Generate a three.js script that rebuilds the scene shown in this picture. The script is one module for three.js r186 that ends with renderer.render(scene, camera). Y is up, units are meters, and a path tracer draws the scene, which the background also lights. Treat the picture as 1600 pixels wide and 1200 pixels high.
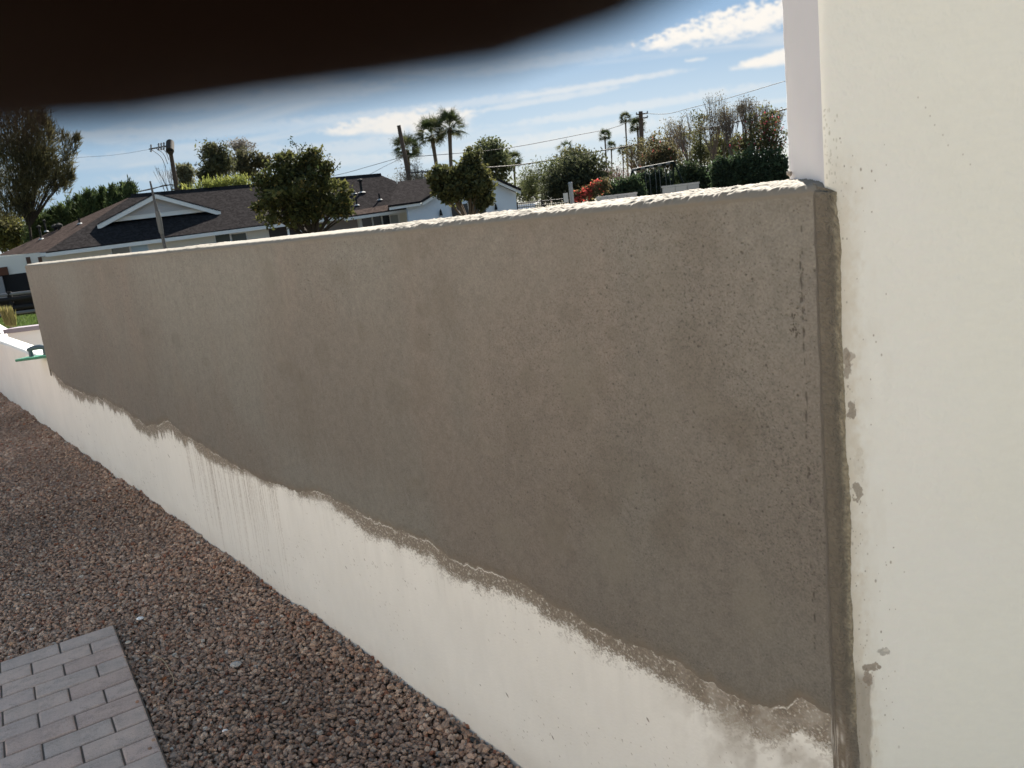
import * as THREE from 'three';
import { mergeGeometries, mergeVertices } from 'three/addons/utils/BufferGeometryUtils.js';
import { MarchingCubes } from 'three/addons/objects/MarchingCubes.js';

// ---------------------------------------------------------------- camera, sky, sun, exposure
const V = (x, y, z) => new THREE.Vector3(x, y, z);
const FOCAL = 1300, PITCH = 12.094 * Math.PI / 180, ROLL = 6.8 * Math.PI / 180;   // focal length in photograph pixels (1600 wide)
const EYE = V(0, 1.52, 0);
const camera = new THREE.PerspectiveCamera(2 * Math.atan(600 / FOCAL) * 180 / Math.PI, 4 / 3, 0.002, 2000);
const FWD = V(0, -Math.sin(PITCH), -Math.cos(PITCH)), UP0 = V(0, Math.cos(PITCH), -Math.sin(PITCH));
const RIGHT = V(1, 0, 0).multiplyScalar(Math.cos(ROLL)).addScaledVector(UP0, -Math.sin(ROLL));
const UPV = V(1, 0, 0).multiplyScalar(Math.sin(ROLL)).addScaledVector(UP0, Math.cos(ROLL));
camera.position.copy(EYE);
camera.quaternion.setFromRotationMatrix(new THREE.Matrix4().makeBasis(RIGHT, UPV, FWD.clone().negate()));
camera.focus = 1.9; camera.userData.fStop = 23;          // a phone's small lens: sharp from a metre on, soft at its own glass
const scene = new THREE.Scene();
const renderer = new THREE.WebGLRenderer({ antialias: true });
renderer.toneMapping = THREE.LinearToneMapping;
const EXPOSURE = 4.1;
renderer.toneMappingExposure = EXPOSURE;
renderer.shadowMap.enabled = true;
const SUN_AZ = 11 * Math.PI / 180, SUN_EL = 28.5 * Math.PI / 180;      // azimuth to the right of -z
const SUN_DIR = V(Math.sin(SUN_AZ) * Math.cos(SUN_EL), Math.sin(SUN_EL), -Math.cos(SUN_AZ) * Math.cos(SUN_EL));
const sun = new THREE.DirectionalLight(new THREE.Color(1, 0.93, 0.82), 4.6);
sun.position.copy(SUN_DIR).multiplyScalar(120); sun.target.position.set(0, 0, -20);
sun.castShadow = true; sun.shadow.radius = 1;
Object.assign(sun.shadow.camera, { left: -70, right: 70, top: 70, bottom: -70, near: 1, far: 320 });
sun.shadow.mapSize.set(4096, 4096);
scene.add(sun, sun.target);

// ---------------------------------------------------------------- small tools
function rng(seed) { let s = seed >>> 0; return () => { s = (s + 0x6d2b79f5) >>> 0; let t = Math.imul(s ^ (s >>> 15), 1 | s); t = (t + Math.imul(t ^ (t >>> 7), 61 | t)) ^ t; return ((t ^ (t >>> 14)) >>> 0) / 4294967296; }; }
const clamp = (x, a = 0, b = 1) => Math.min(b, Math.max(a, x));
const ss = (a, b, x) => { const t = clamp((x - a) / (b - a)); return t * t * (3 - 2 * t); };
const lerp = (a, b, t) => a + (b - a) * t;
const PERM = new Float32Array(65536); { const r = rng(11); for (let i = 0; i < 65536; i++) PERM[i] = r(); }
const hash2 = (x, y) => PERM[(Math.imul(x, 73856093) ^ Math.imul(y, 19349663)) >>> 7 & 65535];
function vn(x, y) {                                       // value noise, 0..1
  const xi = Math.floor(x), yi = Math.floor(y); let fx = x - xi, fy = y - yi; fx = fx * fx * (3 - 2 * fx); fy = fy * fy * (3 - 2 * fy);
  const a = hash2(xi, yi), b = hash2(xi + 1, yi), c = hash2(xi, yi + 1), e = hash2(xi + 1, yi + 1);
  return a + (b - a) * fx + (c - a) * fy + (a - b - c + e) * fx * fy;
}
function fbm(x, y, o = 4) { let s = 0, a = 0.5, t = 0; for (let i = 0; i < o; i++) { s += a * vn(x, y); t += a; a *= 0.5; x = x * 2.03 + 17.1; y = y * 2.01 + 9.7; } return s / t; }
const ray = (px, py) => FWD.clone().addScaledVector(RIGHT, (px - 800) / FOCAL).addScaledVector(UPV, -(py - 600) / FOCAL);
function P(px, py, D) { const r = ray(px, py); return EYE.clone().addScaledVector(r, D / -r.z); }     // the place D metres ahead that shows at that pixel of the photograph
const HY = (px) => 443.6 - Math.tan(ROLL) * (px + 241);
const used = {};
function numbered(name) { const k = used[name] = (used[name] ?? -1) + 1; return k ? name + '_' + String(k).padStart(3, '0') : name; }
function tag(o, label, category, group) { if (label) o.userData.label = label; if (category) o.userData.category = category; if (group) o.userData.group = group; return o; }
function shade(o) { o.traverse((m) => { if (m.isMesh) { m.castShadow = true; m.receiveShadow = true; } }); return o; }
function thing(name, label, category, pos = V(0, 0, 0), group) { const o = new THREE.Group(); o.name = numbered(name); o.position.copy(pos); scene.add(o); return tag(o, label, category, group); }
function part(name, geo, mat, parent, label) { const m = new THREE.Mesh(geo, mat); m.name = name; m.castShadow = m.receiveShadow = true; parent.add(m); if (label) m.userData.label = label; return m; }
function struct(name, geo, mat, label) { const m = part(name, geo, mat, scene, label); m.name = numbered(name); m.userData.kind = 'structure'; return m; }
const std = (r, g, b, rough = 0.9, extra = {}) => { const m = new THREE.MeshPhysicalMaterial({ roughness: rough, specularIntensity: rough > 0.65 ? 0.25 : 1, ...extra }); m.color.setRGB(r, g, b); return m; };
function leafMat(trans = 0.3) { return new THREE.MeshPhysicalMaterial({ color: 0xffffff, vertexColors: true, roughness: 0.95, transmission: trans, thickness: 0, specularIntensity: 0.25, side: THREE.DoubleSide }); }
function box(w, h, d, x = 0, y = 0, z = 0) { return new THREE.BoxGeometry(w, h, d).translate(x, y, z); }
function bar(a, b, r0, r1 = r0, seg = 6) {                // a tapered round bar from a to b
  const dir = b.clone().sub(a), len = dir.length();
  return new THREE.CylinderGeometry(r1, r0, len, seg, 1).translate(0, len / 2, 0).applyQuaternion(new THREE.Quaternion().setFromUnitVectors(V(0, 1, 0), dir.normalize())).translate(a.x, a.y, a.z);
}
function limb(pts, radii, seg = 7) {                      // a bent, tapering round limb through pts
  const c = new THREE.CatmullRomCurve3(pts), n = Math.max(6, pts.length * 4), pos = [], idx = [], uv = [];
  const fr = c.computeFrenetFrames(n, false);
  for (let i = 0; i <= n; i++) {
    const t = i / n, p = c.getPoint(t), k = t * (radii.length - 1), j = Math.min(radii.length - 2, Math.floor(k)), r = lerp(radii[j], radii[j + 1], k - j);
    for (let s = 0; s <= seg; s++) {
      const a = s / seg * Math.PI * 2, q = p.clone().addScaledVector(fr.normals[i], Math.cos(a) * r).addScaledVector(fr.binormals[i], Math.sin(a) * r);
      pos.push(q.x, q.y, q.z); uv.push(s / seg, t);
    }
  }
  for (let i = 0; i < n; i++) for (let s = 0; s < seg; s++) { const a = i * (seg + 1) + s, b = a + seg + 1; idx.push(a, a + 1, b, b, a + 1, b + 1); }
  const g = new THREE.BufferGeometry(); g.setAttribute('position', new THREE.Float32BufferAttribute(pos, 3)); g.setAttribute('uv', new THREE.Float32BufferAttribute(uv, 2)); g.setIndex(idx); g.computeVertexNormals();
  return g;
}
function slab(pts, thick) {                               // a flat convex board whose front face runs through pts (counter-clockwise from outside); uv in metres
  const nrm = V(0, 0, 0); for (let i = 0; i < pts.length; i++) { const a = pts[i], b = pts[(i + 1) % pts.length]; nrm.add(a.clone().cross(b)); } nrm.normalize();
  let ux = V(0, 1, 0).cross(nrm); if (ux.length() < 0.05) ux = V(1, 0, 0); ux.normalize(); const uy = nrm.clone().cross(ux);
  const pos = [], uv = [], tri = (a, b, c) => { for (const p of [a, b, c]) { pos.push(p.x, p.y, p.z); uv.push(p.dot(ux), p.dot(uy)); } };
  const back = pts.map((p) => p.clone().addScaledVector(nrm, -thick)), n = pts.length;
  for (let i = 1; i < n - 1; i++) { tri(pts[0], pts[i], pts[i + 1]); tri(back[0], back[i + 1], back[i]); }
  for (let i = 0; i < n; i++) { const j = (i + 1) % n; tri(pts[i], back[i], back[j]); tri(pts[i], back[j], pts[j]); }
  const g = new THREE.BufferGeometry(); g.setAttribute('position', new THREE.Float32BufferAttribute(pos, 3)); g.setAttribute('uv', new THREE.Float32BufferAttribute(uv, 2)); g.computeVertexNormals();
  return g;
}
function merged(list) { return mergeGeometries(list.map((g) => (g.index ? g.toNonIndexed() : g))); }
function tex(w, h, fn, srgb = true, wrap = THREE.RepeatWrapping) {     // fn(u, v) -> [r, g, b] linear 0..1 (or one grey value)
  const a = new Uint8Array(w * h * 4), enc = (x) => Math.round(255 * (srgb ? (x <= 0.0031308 ? 12.92 * x : 1.055 * Math.pow(x, 1 / 2.4) - 0.055) : x));
  for (let j = 0; j < h; j++) for (let i = 0; i < w; i++) { const c = fn((i + 0.5) / w, (j + 0.5) / h), k = (j * w + i) * 4; if (c.length) { a[k] = enc(clamp(c[0])); a[k + 1] = enc(clamp(c[1])); a[k + 2] = enc(clamp(c[2])); } else a[k] = a[k + 1] = a[k + 2] = enc(clamp(c)); a[k + 3] = 255; }
  return pack(a, w, h, srgb, wrap);
}
function pack(a, w, h, srgb, wrap = THREE.RepeatWrapping) { const t = new THREE.DataTexture(a, w, h, THREE.RGBAFormat); t.wrapS = t.wrapT = wrap; t.magFilter = THREE.LinearFilter; t.minFilter = THREE.LinearMipmapLinearFilter; t.generateMipmaps = true; t.colorSpace = srgb ? THREE.SRGBColorSpace : THREE.NoColorSpace; t.needsUpdate = true; return t; }
const mix3 = (a, b, t) => [lerp(a[0], b[0], t), lerp(a[1], b[1], t), lerp(a[2], b[2], t)];
const mul3 = (a, k) => [a[0] * k, a[1] * k, a[2] * k];

// ---------------------------------------------------------------- the sky: blue air, pale towards the horizon and the sun, thin streaked cirrus
{
  const W = 4096, H = 2048, data = new Float32Array(W * H * 4);
  const angles = (px, py) => { const r = ray(px, py).normalize(); return [Math.atan2(r.x, -r.z), Math.asin(r.y)]; };
  // single clouds: pixel of the centre, half length and half height in degrees, tilt to the horizon in degrees, density, ragged share, wedge
  const clouds = [[625, 190, 5.6, 0.95, -2.5, 0.9, 0.5, 0.5], [930, 134, 6.6, 0.26, 1, 0.5, 0.3, 0.15], [850, 157, 6.2, 0.3, 2, 0.38, 0.4, 0.2], [1130, 40, 6, 1.15, 1.5, 1, 1, 0.45], [1235, 84, 3.9, 0.65, 2, 1, 0.35, 0.5], [1088, 93, 0.85, 0.13, -1, 0.7, 0.5, 0], [900, 212, 7, 0.6, 2, 0.42, 0.7, 0], [560, 226, 9, 0.5, 1, 0.3, 0.6, 0], [250, 245, 9, 0.5, -1, 0.22, 0.7, 0], [330, 205, 10, 0.5, 0, 0.2, 0.7, 0], [880, 92, 8, 0.5, 1, 0.2, 0.7, 0], [430, 150, 10, 0.6, 0, 0.2, 0.8, 0], [700, 165, 13, 0.35, 0.5, 0.3, 0.5, 0], [420, 262, 10, 0.5, -1, 0.3, 0.7, 0], [150, 210, 9, 0.3, 0, 0.25, 0.7, 0], [1000, 165, 9, 0.35, 1, 0.35, 0.6, 0], [780, 232, 8, 0.4, 0.5, 0.4, 0.6, 0]]
    .map(([px, py, a, b, t, k, rag, wedge]) => { const [az, el] = angles(px, py), q = t * Math.PI / 180; return { az, el, a: a * Math.PI / 180, b: b * Math.PI / 180, c: Math.cos(q), s: Math.sin(q), k, rag, wedge }; });
  const zen = [0.3, 0.42, 0.57], mid = [0.155, 0.315, 0.525], low = [0.33, 0.52, 0.71], hor = [0.6, 0.69, 0.73], warm = [1.0, 0.9, 0.72], cloudC = [0.86, 0.82, 0.76];
  for (let j = 0; j < H; j++) {
    const el = (j + 0.5) / H * Math.PI - Math.PI / 2;
    for (let i = 0; i < W; i++) {
      const k = (j * W + i) * 4; data[k + 3] = 1;
      if (el < -0.01) { data[k] = 0.12; data[k + 1] = 0.1; data[k + 2] = 0.085; continue; }
      const phi = ((i + 0.5) / W - 0.5) * 2 * Math.PI, ce = Math.cos(el), x = Math.cos(phi) * ce, z = Math.sin(phi) * ce, y = Math.max(0, Math.sin(el));
      const cs = clamp(x * SUN_DIR.x + y * SUN_DIR.y + z * SUN_DIR.z, -1, 1), deg = el * 180 / Math.PI;
      let c = deg < 3.2 ? mix3(hor, low, ss(0, 3.2, deg)) : deg < 11 ? mix3(low, mid, ss(3.2, 11, deg)) : mix3(mid, zen, ss(11, 60, deg));
      const glow = Math.pow(clamp(0.5 + 0.5 * cs), 9), side = Math.exp(-deg / 5.5);
      c = mix3(c, warm, clamp(glow * side * 0.95)); c = mul3(c, 1 + 0.55 * Math.pow(clamp(cs), 10));
      const az = Math.atan2(x, -z);
      // high thin veil, seen in the perspective of a flat layer
      const lx = x / (y + 0.09), lz = z / (y + 0.09), w = fbm(lx * 0.8 + 3, lz * 0.8, 2) * 1.4;
      const f = fbm(lx * 0.75 + lz * 0.12 + w + 40, lz * 2.1 - lx * 0.2 + w * 1.3 + 11, 6);
      let a = ss(0.55, 0.82, f) * 0.36 * ss(0.5, 5, deg);
      for (const q of clouds) {
        let da = az - q.az; if (da > Math.PI) da -= 2 * Math.PI; if (da < -Math.PI) da += 2 * Math.PI;
        if (Math.abs(da) > q.a * 1.5 || Math.abs(el - q.el) > 0.09) continue;
        let u = (da * q.c + (el - q.el) * q.s) / q.a, v = ((el - q.el) * q.c - da * q.s) / q.b;
        if (q.wedge) { const t = clamp((u + 1) / 2); v = (v + q.wedge * (1 - t) * 1.1 - 0.2) / (0.3 + 0.75 * Math.sqrt(t)); }
        const n1 = fbm(az * 200 + 7, el * 380 + az * 40, 5) - 0.5, n2 = fbm(az * 60, el * 160, 3) - 0.5;
        const d = Math.pow(Math.abs(u), 3) + v * v + n2 * 0.9 + n1 * q.rag * (v > 0 ? 2.4 : 0.9);
        a = Math.max(a, q.k * ss(1.15, q.rag > 0.9 ? 0.0 : 0.05, d));
      }
      c = mix3(c, mul3(cloudC, 0.86 + 0.4 * glow), a);
      data[k] = c[0] / EXPOSURE; data[k + 1] = c[1] / EXPOSURE; data[k + 2] = c[2] / EXPOSURE;
    }
  }
  const sky = new THREE.DataTexture(data, W, H, THREE.RGBAFormat, THREE.FloatType);
  sky.mapping = THREE.EquirectangularReflectionMapping; sky.magFilter = sky.minFilter = THREE.LinearFilter; sky.colorSpace = THREE.LinearSRGBColorSpace; sky.needsUpdate = true;
  scene.background = sky; scene.environment = sky;
}

// ---------------------------------------------------------------- ground
const A0 = V(0, 0, -1.8642), DW = V(-0.60632445, 0, -0.79521737), NW = V(-0.79521737, 0, 0.60632445);   // foot of the garden wall, along it (to the left), out of it (towards the yard)
const WP = (s, y, o = 0) => A0.clone().addScaledVector(DW, s).addScaledVector(NW, o).setY(y);
const toWall = (p) => { const q = p.clone().sub(A0); return [q.dot(DW), q.dot(NW)]; };
const stoneTone = (x, z) => 1.08 * lerp(0.62, 1.22, fbm(x * 0.9 + 5, z * 0.9 + 3, 3));
{
  const t = tex(512, 512, (u, v) => { const w = (x) => Math.abs(((x % 1) + 1) % 1 * 2 - 1); const n = fbm(w(u) * 40, w(v) * 40, 3), m = fbm(w(u) * 160 + 9, w(v) * 160, 2); return mul3([0.22, 0.145, 0.1], 0.4 + 0.7 * n + 0.5 * (m - 0.5)); });
  const g = new THREE.PlaneGeometry(60, 60, 120, 120).rotateX(-Math.PI / 2);
  // the yard on this side of the wall: a strip 30 m deep
  const pos = g.attributes.position, uv = g.attributes.uv;
  for (let i = 0; i < pos.count; i++) { const s = pos.getX(i) * 0.7, o = (pos.getZ(i) + 30) * 0.6 - 0.08, p = WP(s, 0, o); pos.setXYZ(i, p.x, -0.004 + 0.012 * (fbm(p.x * 1.3, p.z * 1.3, 3) - 0.5) * (o > 0.2 ? 1 : 0.3), p.z); uv.setXY(i, p.x / 1.1, p.z / 1.1); }
  g.computeVertexNormals();
  const mat = std(1, 1, 1, 0.95, { map: t }); mat.side = THREE.DoubleSide;
  struct('ground', g, mat, 'brown gravel covered ground on the near side of the wall');
}
const GYB = -0.45;
const streetMap = tex(512, 512, (u, v) => { const w = (x) => Math.abs(((x % 1) + 1) % 1 * 2 - 1); return mix3([0.13, 0.105, 0.07], [0.085, 0.09, 0.045], fbm(w(u) * 30, w(v) * 30, 5)); });
{
  const g = new THREE.PlaneGeometry(1600, 1600, 40, 40).rotateX(-Math.PI / 2).translate(0, -0.45, 0);
  const uv = g.attributes.uv; for (let i = 0; i < uv.count; i++) uv.setXY(i, uv.getX(i) * 400, uv.getY(i) * 400);
  const m = struct('ground', g, std(1, 1, 1, 0.95, { map: streetMap }), 'dry patchy earth and grass beyond the wall');
  const ry = GYB + 0.004, q = (x, z) => V(x, ry, z);
  struct('road', slab([q(-90, -27), q(90, -45), q(90, -52), q(-90, -34)], 0.02), std(0.05, 0.05, 0.052, 0.95, { side: THREE.DoubleSide }), "grey asphalt street in front of the long house");
  for (const [z0, z1] of [[-26.85, -44.85], [-34, -52]]) struct('kerb', slab([V(-90, ry + 0.12, z0), V(90, ry + 0.12, z1), V(90, ry + 0.12, z1 - 0.15), V(-90, ry + 0.12, z0 - 0.15)], 0.2), std(0.32, 0.31, 0.29, 0.9, { side: THREE.DoubleSide }), z0 > -30 ? 'concrete kerb on the near side of the street' : 'concrete kerb on the far side of the street');
}

// ---------------------------------------------------------------- garden wall: old white base, cement coat above, mortar fillet in the corner
const Q0 = 1.1, Q1 = 12.5, LQ = Math.log(Q1 / Q0);
const uOf = (s) => Math.log((s + 1.9) / Q0) / LQ, sOf = (u) => Q0 * Math.exp(u * LQ) - 1.9;      // finer towards the near end
const EDGE = [[-0.86, 0.62], [-0.765, 0.622], [-0.72, 0.628], [-0.69, 0.597], [-0.65, 0.575], [-0.503, 0.577], [-0.42, 0.59], [-0.335, 0.583], [-0.2, 0.578], [-0.07, 0.584], [0.045, 0.604], [0.18, 0.606], [0.324, 0.588], [0.42, 0.6], [0.545, 0.619], [0.7, 0.6], [0.903, 0.603], [1.184, 0.611], [1.4, 0.58], [1.6, 0.565], [1.95, 0.555], [2.329, 0.58], [2.7, 0.6], [2.95, 0.64], [3.117, 0.602], [3.4, 0.55], [3.8, 0.575], [4.2, 0.6], [4.6, 0.585], [5.1, 0.565], [5.67, 0.577], [6.0, 0.63], [6.3, 0.67]];
function edgeBase(s) { let i = 0; while (i < EDGE.length - 2 && s > EDGE[i + 1][0]) i++; const [a, b] = [EDGE[i], EDGE[i + 1]]; return lerp(a[1], b[1], clamp((s - a[0]) / (b[0] - a[0]))); }
const edgeAt = (s) => edgeBase(s) + 0.03 * (fbm(s * 9 + 4, 1.7, 3) - 0.5) + 0.012 * (fbm(s * 55, 8.1, 3) - 0.5);
const clumpN = (s, y) => fbm(s * 2.3 + 11, y * 2.9 + 4, 3);
function canvasPaint(w, h, base, sAt, yAt, uAt, vAt) {     // a byte picture in (s, y) metres with soft spots on it
  const a = new Float32Array(w * h * 3);
  for (let j = 0; j < h; j++) for (let i = 0; i < w; i++) { const c = base(sAt((i + 0.5) / w), yAt((j + 0.5) / h)), k = (j * w + i) * 3; a[k] = c[0]; a[k + 1] = c[1]; a[k + 2] = c[2]; }
  return { a, w, h, spot(s, y, rs, ry, col, alpha, lean = 0) {
    const cx = uAt(s) * w, cy = vAt(y) * h, rx = Math.max(0.7, Math.abs(uAt(s + rs) * w - cx)), r2 = Math.max(0.7, Math.abs(vAt(y + ry) * h - cy));
    for (let j = Math.max(0, Math.floor(cy - r2 - 1)); j <= Math.min(h - 1, cy + r2 + 1); j++) for (let i = Math.max(0, Math.floor(cx - rx - 1)); i <= Math.min(w - 1, cx + rx + 1); i++) {
      const d = Math.hypot((i + 0.5 - cx - lean * (j - cy)) / rx, (j + 0.5 - cy) / r2), k = (j * w + i) * 3, t = alpha * (1 - ss(0.55, 1.15, d));
      if (t > 0) for (let c = 0; c < 3; c++) a[k + c] += (col[c] - a[k + c]) * t;
    }
  }, done(srgb) { const o = new Uint8Array(w * h * 4), enc = (x) => Math.round(255 * (srgb ? (x <= 0.0031308 ? 12.92 * x : 1.055 * Math.pow(x, 1 / 2.4) - 0.055) : x)); for (let k = 0; k < w * h; k++) { for (let c = 0; c < 3; c++) o[k * 4 + c] = enc(clamp(a[k * 3 + c])); o[k * 4 + 3] = 255; } return pack(o, w, h, srgb, THREE.MirroredRepeatWrapping); } };
}
const garden = thing('garden_wall', 'long low white garden wall raised with fresh grey cement plaster', 'wall', V(0, 0, 0)); garden.userData.kind = 'thing';
{
  // --- the cement coat
  const Y0 = 0.48, prof = [];                              // profile: [offset out of the wall, height, normal out, normal up, length]
  const addRow = (o, y, no, ny) => { const l = prof.length ? prof[prof.length - 1][4] + Math.hypot(o - prof[prof.length - 1][0], y - prof[prof.length - 1][1]) : 0; prof.push([o, y, no, ny, l]); };
  for (let i = 0; i <= 76; i++) addRow(0, lerp(Y0, 0.69, i / 76), 1, 0);
  for (let i = 1; i <= 70; i++) addRow(0, lerp(0.69, 1.482, i / 70), 1, 0);
  for (let i = 1; i <= 7; i++) { const a = i / 7 * 1.35; addRow(-0.009 + 0.009 * Math.cos(a), 1.482 + 0.0098 * Math.sin(a), Math.cos(a), Math.sin(a)); }
  for (let i = 1; i <= 34; i++) { const t = i / 34; addRow(-0.007 - 0.147 * t, 1.4915 + 0.0065 * Math.sin(Math.PI * Math.min(1, t * 1.02) * 0.72), 0.02, 1); }
  for (let i = 1; i <= 5; i++) { const a = i / 5 * 1.57; addRow(-0.154 - 0.014 * Math.sin(a), 1.4915 - 0.014 * (1 - Math.cos(a)), -Math.sin(a), Math.cos(a)); }
  for (let i = 1; i <= 10; i++) addRow(-0.168, 1.4775 - i * 0.145, -1, 0);
  const L = prof[prof.length - 1][4], faceL = prof[146][4], Vface = 0.8;
  const vOf = (l) => (l < faceL ? l / faceL * Vface : Vface + (l - faceL) / (L - faceL) * (1 - Vface));
  const yAt = (v) => Y0 + v / Vface * faceL, vAt = (y) => (y - Y0) / faceL * Vface;
  const NU = 900, S0 = -0.798, S1 = 6.12, u0 = uOf(S0), u1 = uOf(S1), pos = [], uv = [], idx = [];
  for (let i = 0; i <= NU; i++) {
    const u = lerp(u0, u1, i / NU), s = sOf(u), e = edgeAt(s), tops = 0.004 * (fbm(s * 1.3, 5, 2) - 0.5);
    for (const [o, y, no, ny, l] of prof) {
      let h;
      if (no > 0.99) { const c = y - e; h = -0.005 + 0.0115 * ss(-0.03, 0.04, c) + 0.004 * (fbm(s * 3.5, y * 3.5 + 7, 3) - 0.5) * ss(0.02, 0.2, c) + 0.0022 * (fbm(s * 26, y * 30, 3) - 0.5) * ss(-0.03, 0.03, c) + 0.0016 * (fbm(s * 90, y * 70, 3) - 0.5) * ss(0.06, 0, c);
        if (c > 0 && c < 0.05) h += 0.0012 * (fbm(s * 110, y * 110, 2) - 0.4) * (1 - c / 0.05); }
      else { const top = ny > 0.5 ? 1 : 0, rough = lerp(0.5, 0.42, ss(0.0, 1.6, s)) * (0.35 + 1.1 * ss(0.35, 0.65, fbm(s * 3.1, 9, 2))); h = 0.008 + (no > 0 ? 0 : top * 0) + rough * ny * (0.006 * (fbm(s * 17, l * 22, 3) - 0.5) + 0.0085 * (fbm(s * 112 + 3, l * 84, 3) - 0.45) + 0.007 * (vn(s * 190, l * 190) - 0.5)) + tops * top; if (no < -0.5) h = 0.004; }
      const drop = -0.007 * ss(-0.78, -0.8, s) ** 2 * ss(1.2, 1.48, y); const p = WP(s, y + ny * h + drop, o + no * h); pos.push(p.x, p.y, p.z); uv.push(u, vOf(l));
    }
  }
  const NP = prof.length;
  for (let i = 0; i < NU; i++) for (let j = 0; j < NP - 1; j++) { const a = i * NP + j, b = a + NP; idx.push(a, a + 1, b, b, a + 1, b + 1); }
  const g = new THREE.BufferGeometry(); g.setAttribute('position', new THREE.Float32BufferAttribute(pos, 3)); g.setAttribute('uv', new THREE.Float32BufferAttribute(uv, 2)); g.setIndex(idx); g.computeVertexNormals();
  const TW = 2048, TH = 1024;
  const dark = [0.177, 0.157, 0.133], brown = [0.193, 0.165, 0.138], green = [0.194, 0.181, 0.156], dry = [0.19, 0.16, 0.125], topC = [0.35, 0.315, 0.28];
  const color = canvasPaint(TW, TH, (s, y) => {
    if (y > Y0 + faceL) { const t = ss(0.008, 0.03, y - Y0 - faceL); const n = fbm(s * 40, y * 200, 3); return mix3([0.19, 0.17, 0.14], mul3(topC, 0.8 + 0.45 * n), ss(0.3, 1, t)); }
    const n = fbm(s * 1.7, y * 1.9, 4), m = fbm(s * 3.1 + 20, y * 1.6 + 3, 3), streak = fbm(s * 30, y * 2.2, 3), fine = fbm(s * 60, y * 60, 3), grain = vn(s * 420, y * 420);
    let c = mix3(dark, green, ss(0.3, 0.7, n)); c = mix3(c, brown, ss(0.48, 0.75, m) * 0.8); c = mul3(c, 1 + 0.07 * (streak - 0.5) + 0.24 * (fine - 0.5) + 0.34 * (grain - 0.5));
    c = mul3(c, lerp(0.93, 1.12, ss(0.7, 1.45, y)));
    const d = y - edgeAt(s), band = 1 - ss(0.0, 0.022, d + 0.02 * (fbm(s * 30, y * 30, 2) - 0.5)); c = mix3(c, dry, band * 0.75);
    return mix3(c, mul3(dry, 0.85), ss(1.44, 1.475, y) * 0.4 * fbm(s * 18, y * 18, 3));
  }, sOf, yAt, uOf, vAt);
  const bump = canvasPaint(TW, TH, (s, y) => { const c = 0.5 + 0.22 * (fbm(s * 90, y * 90, 3) - 0.5) + 0.2 * (vn(s * 380, y * 380) - 0.5) + 0.25 * (fbm(s * 14, y * 9, 3) - 0.5); return [c, c, c]; }, sOf, yAt, uOf, vAt);
  const r = rng(21);
  for (let i = 0; i < 75000; i++) {                        // pits in clusters, pale grains of sand, drag marks of the trowel
    const s = sOf(lerp(u0, u1, r())), y = lerp(0.6, 1.475, r()), k = clumpN(s, y); if (r() > (ss(0.47, 0.72, k) * 0.9 + 0.03) * (0.45 + 0.75 * ss(1.2, -0.4, s))) continue;
    if (y < edgeAt(s) + 0.02) continue;
    const big = r() < 0.025, q = (big ? 0.0019 : 0.001) * (0.6 + r()) * (1 + Math.max(0, s) * 0.22);
    color.spot(s, y, q, q * (0.7 + 0.5 * r()), mul3([0.075, 0.063, 0.05], 0.7 + 0.6 * r()), big ? 0.7 : 0.5); bump.spot(s, y, q, q, [0.05, 0.05, 0.05], 0.8);
  }
  for (let i = 0; i < 420; i++) { const s = sOf(lerp(u0, uOf(3.5), r())), y = lerp(0.65, 1.46, r()), q = 0.0008 * (0.6 + r()); if (y > edgeAt(s) + 0.03) color.spot(s, y, q, q, [0.34, 0.31, 0.26], 0.6); }
  for (let i = 0; i < 380; i++) { const s = lerp(0.5, 6, r()), y = lerp(0.75, 1.4, r()), l = 0.01 + 0.06 * r() * r(), q = 0.0007 + 0.0012 * r(); color.spot(s, y, q * (1 + s * 0.35), l, [0.095, 0.08, 0.065], 0.15 + 0.25 * r(), 0.03); }
  for (let i = 0; i < 90; i++) { const s = lerp(-0.7, 4, r() * r()), y = lerp(0.72, 1.45, r()), q = 0.02 + 0.05 * r(); color.spot(s, y, q * (1 + Math.max(0, s) * 0.3), q * (0.5 + r()), r() < 0.6 ? [0.125, 0.105, 0.08] : [0.2, 0.18, 0.145], 0.22); }
  for (let i = 0; i < 46; i++) { const y = lerp(0.66, 1.44, Math.pow(r(), 0.8)), s = -0.757 - 0.006 * (y - 1) + 0.006 * (r() - 0.5), q = 0.0009 + 0.0012 * r(); color.spot(s, y, q, 0.002 + 0.012 * r() * r(), [0.055, 0.045, 0.034], 0.6); bump.spot(s, y, q, 0.006, [0, 0, 0], 0.9); }
  for (const [s, y] of [[-0.742, 1.3], [-0.744, 1.285], [-0.737, 1.278], [-0.748, 1.272]]) for (let k = 0; k < 9; k++) color.spot(s + (r() - 0.5) * 0.008, y + (r() - 0.5) * 0.01, 0.0012, 0.0012 + 0.0015 * r(), [0.06, 0.05, 0.038], 0.8);
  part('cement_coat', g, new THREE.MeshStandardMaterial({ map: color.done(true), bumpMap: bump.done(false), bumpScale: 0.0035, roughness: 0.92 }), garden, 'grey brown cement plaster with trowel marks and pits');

  // --- the old white base, whole length
  const BH = 0.745, TW2 = 2048, TH2 = 1024, S2 = 10.5;
  const white = [0.86, 0.835, 0.78], tan = [0.205, 0.165, 0.122], grey = [0.33, 0.3, 0.26];
  const yA = (v) => v * BH, vA = (y) => y / BH;
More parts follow.
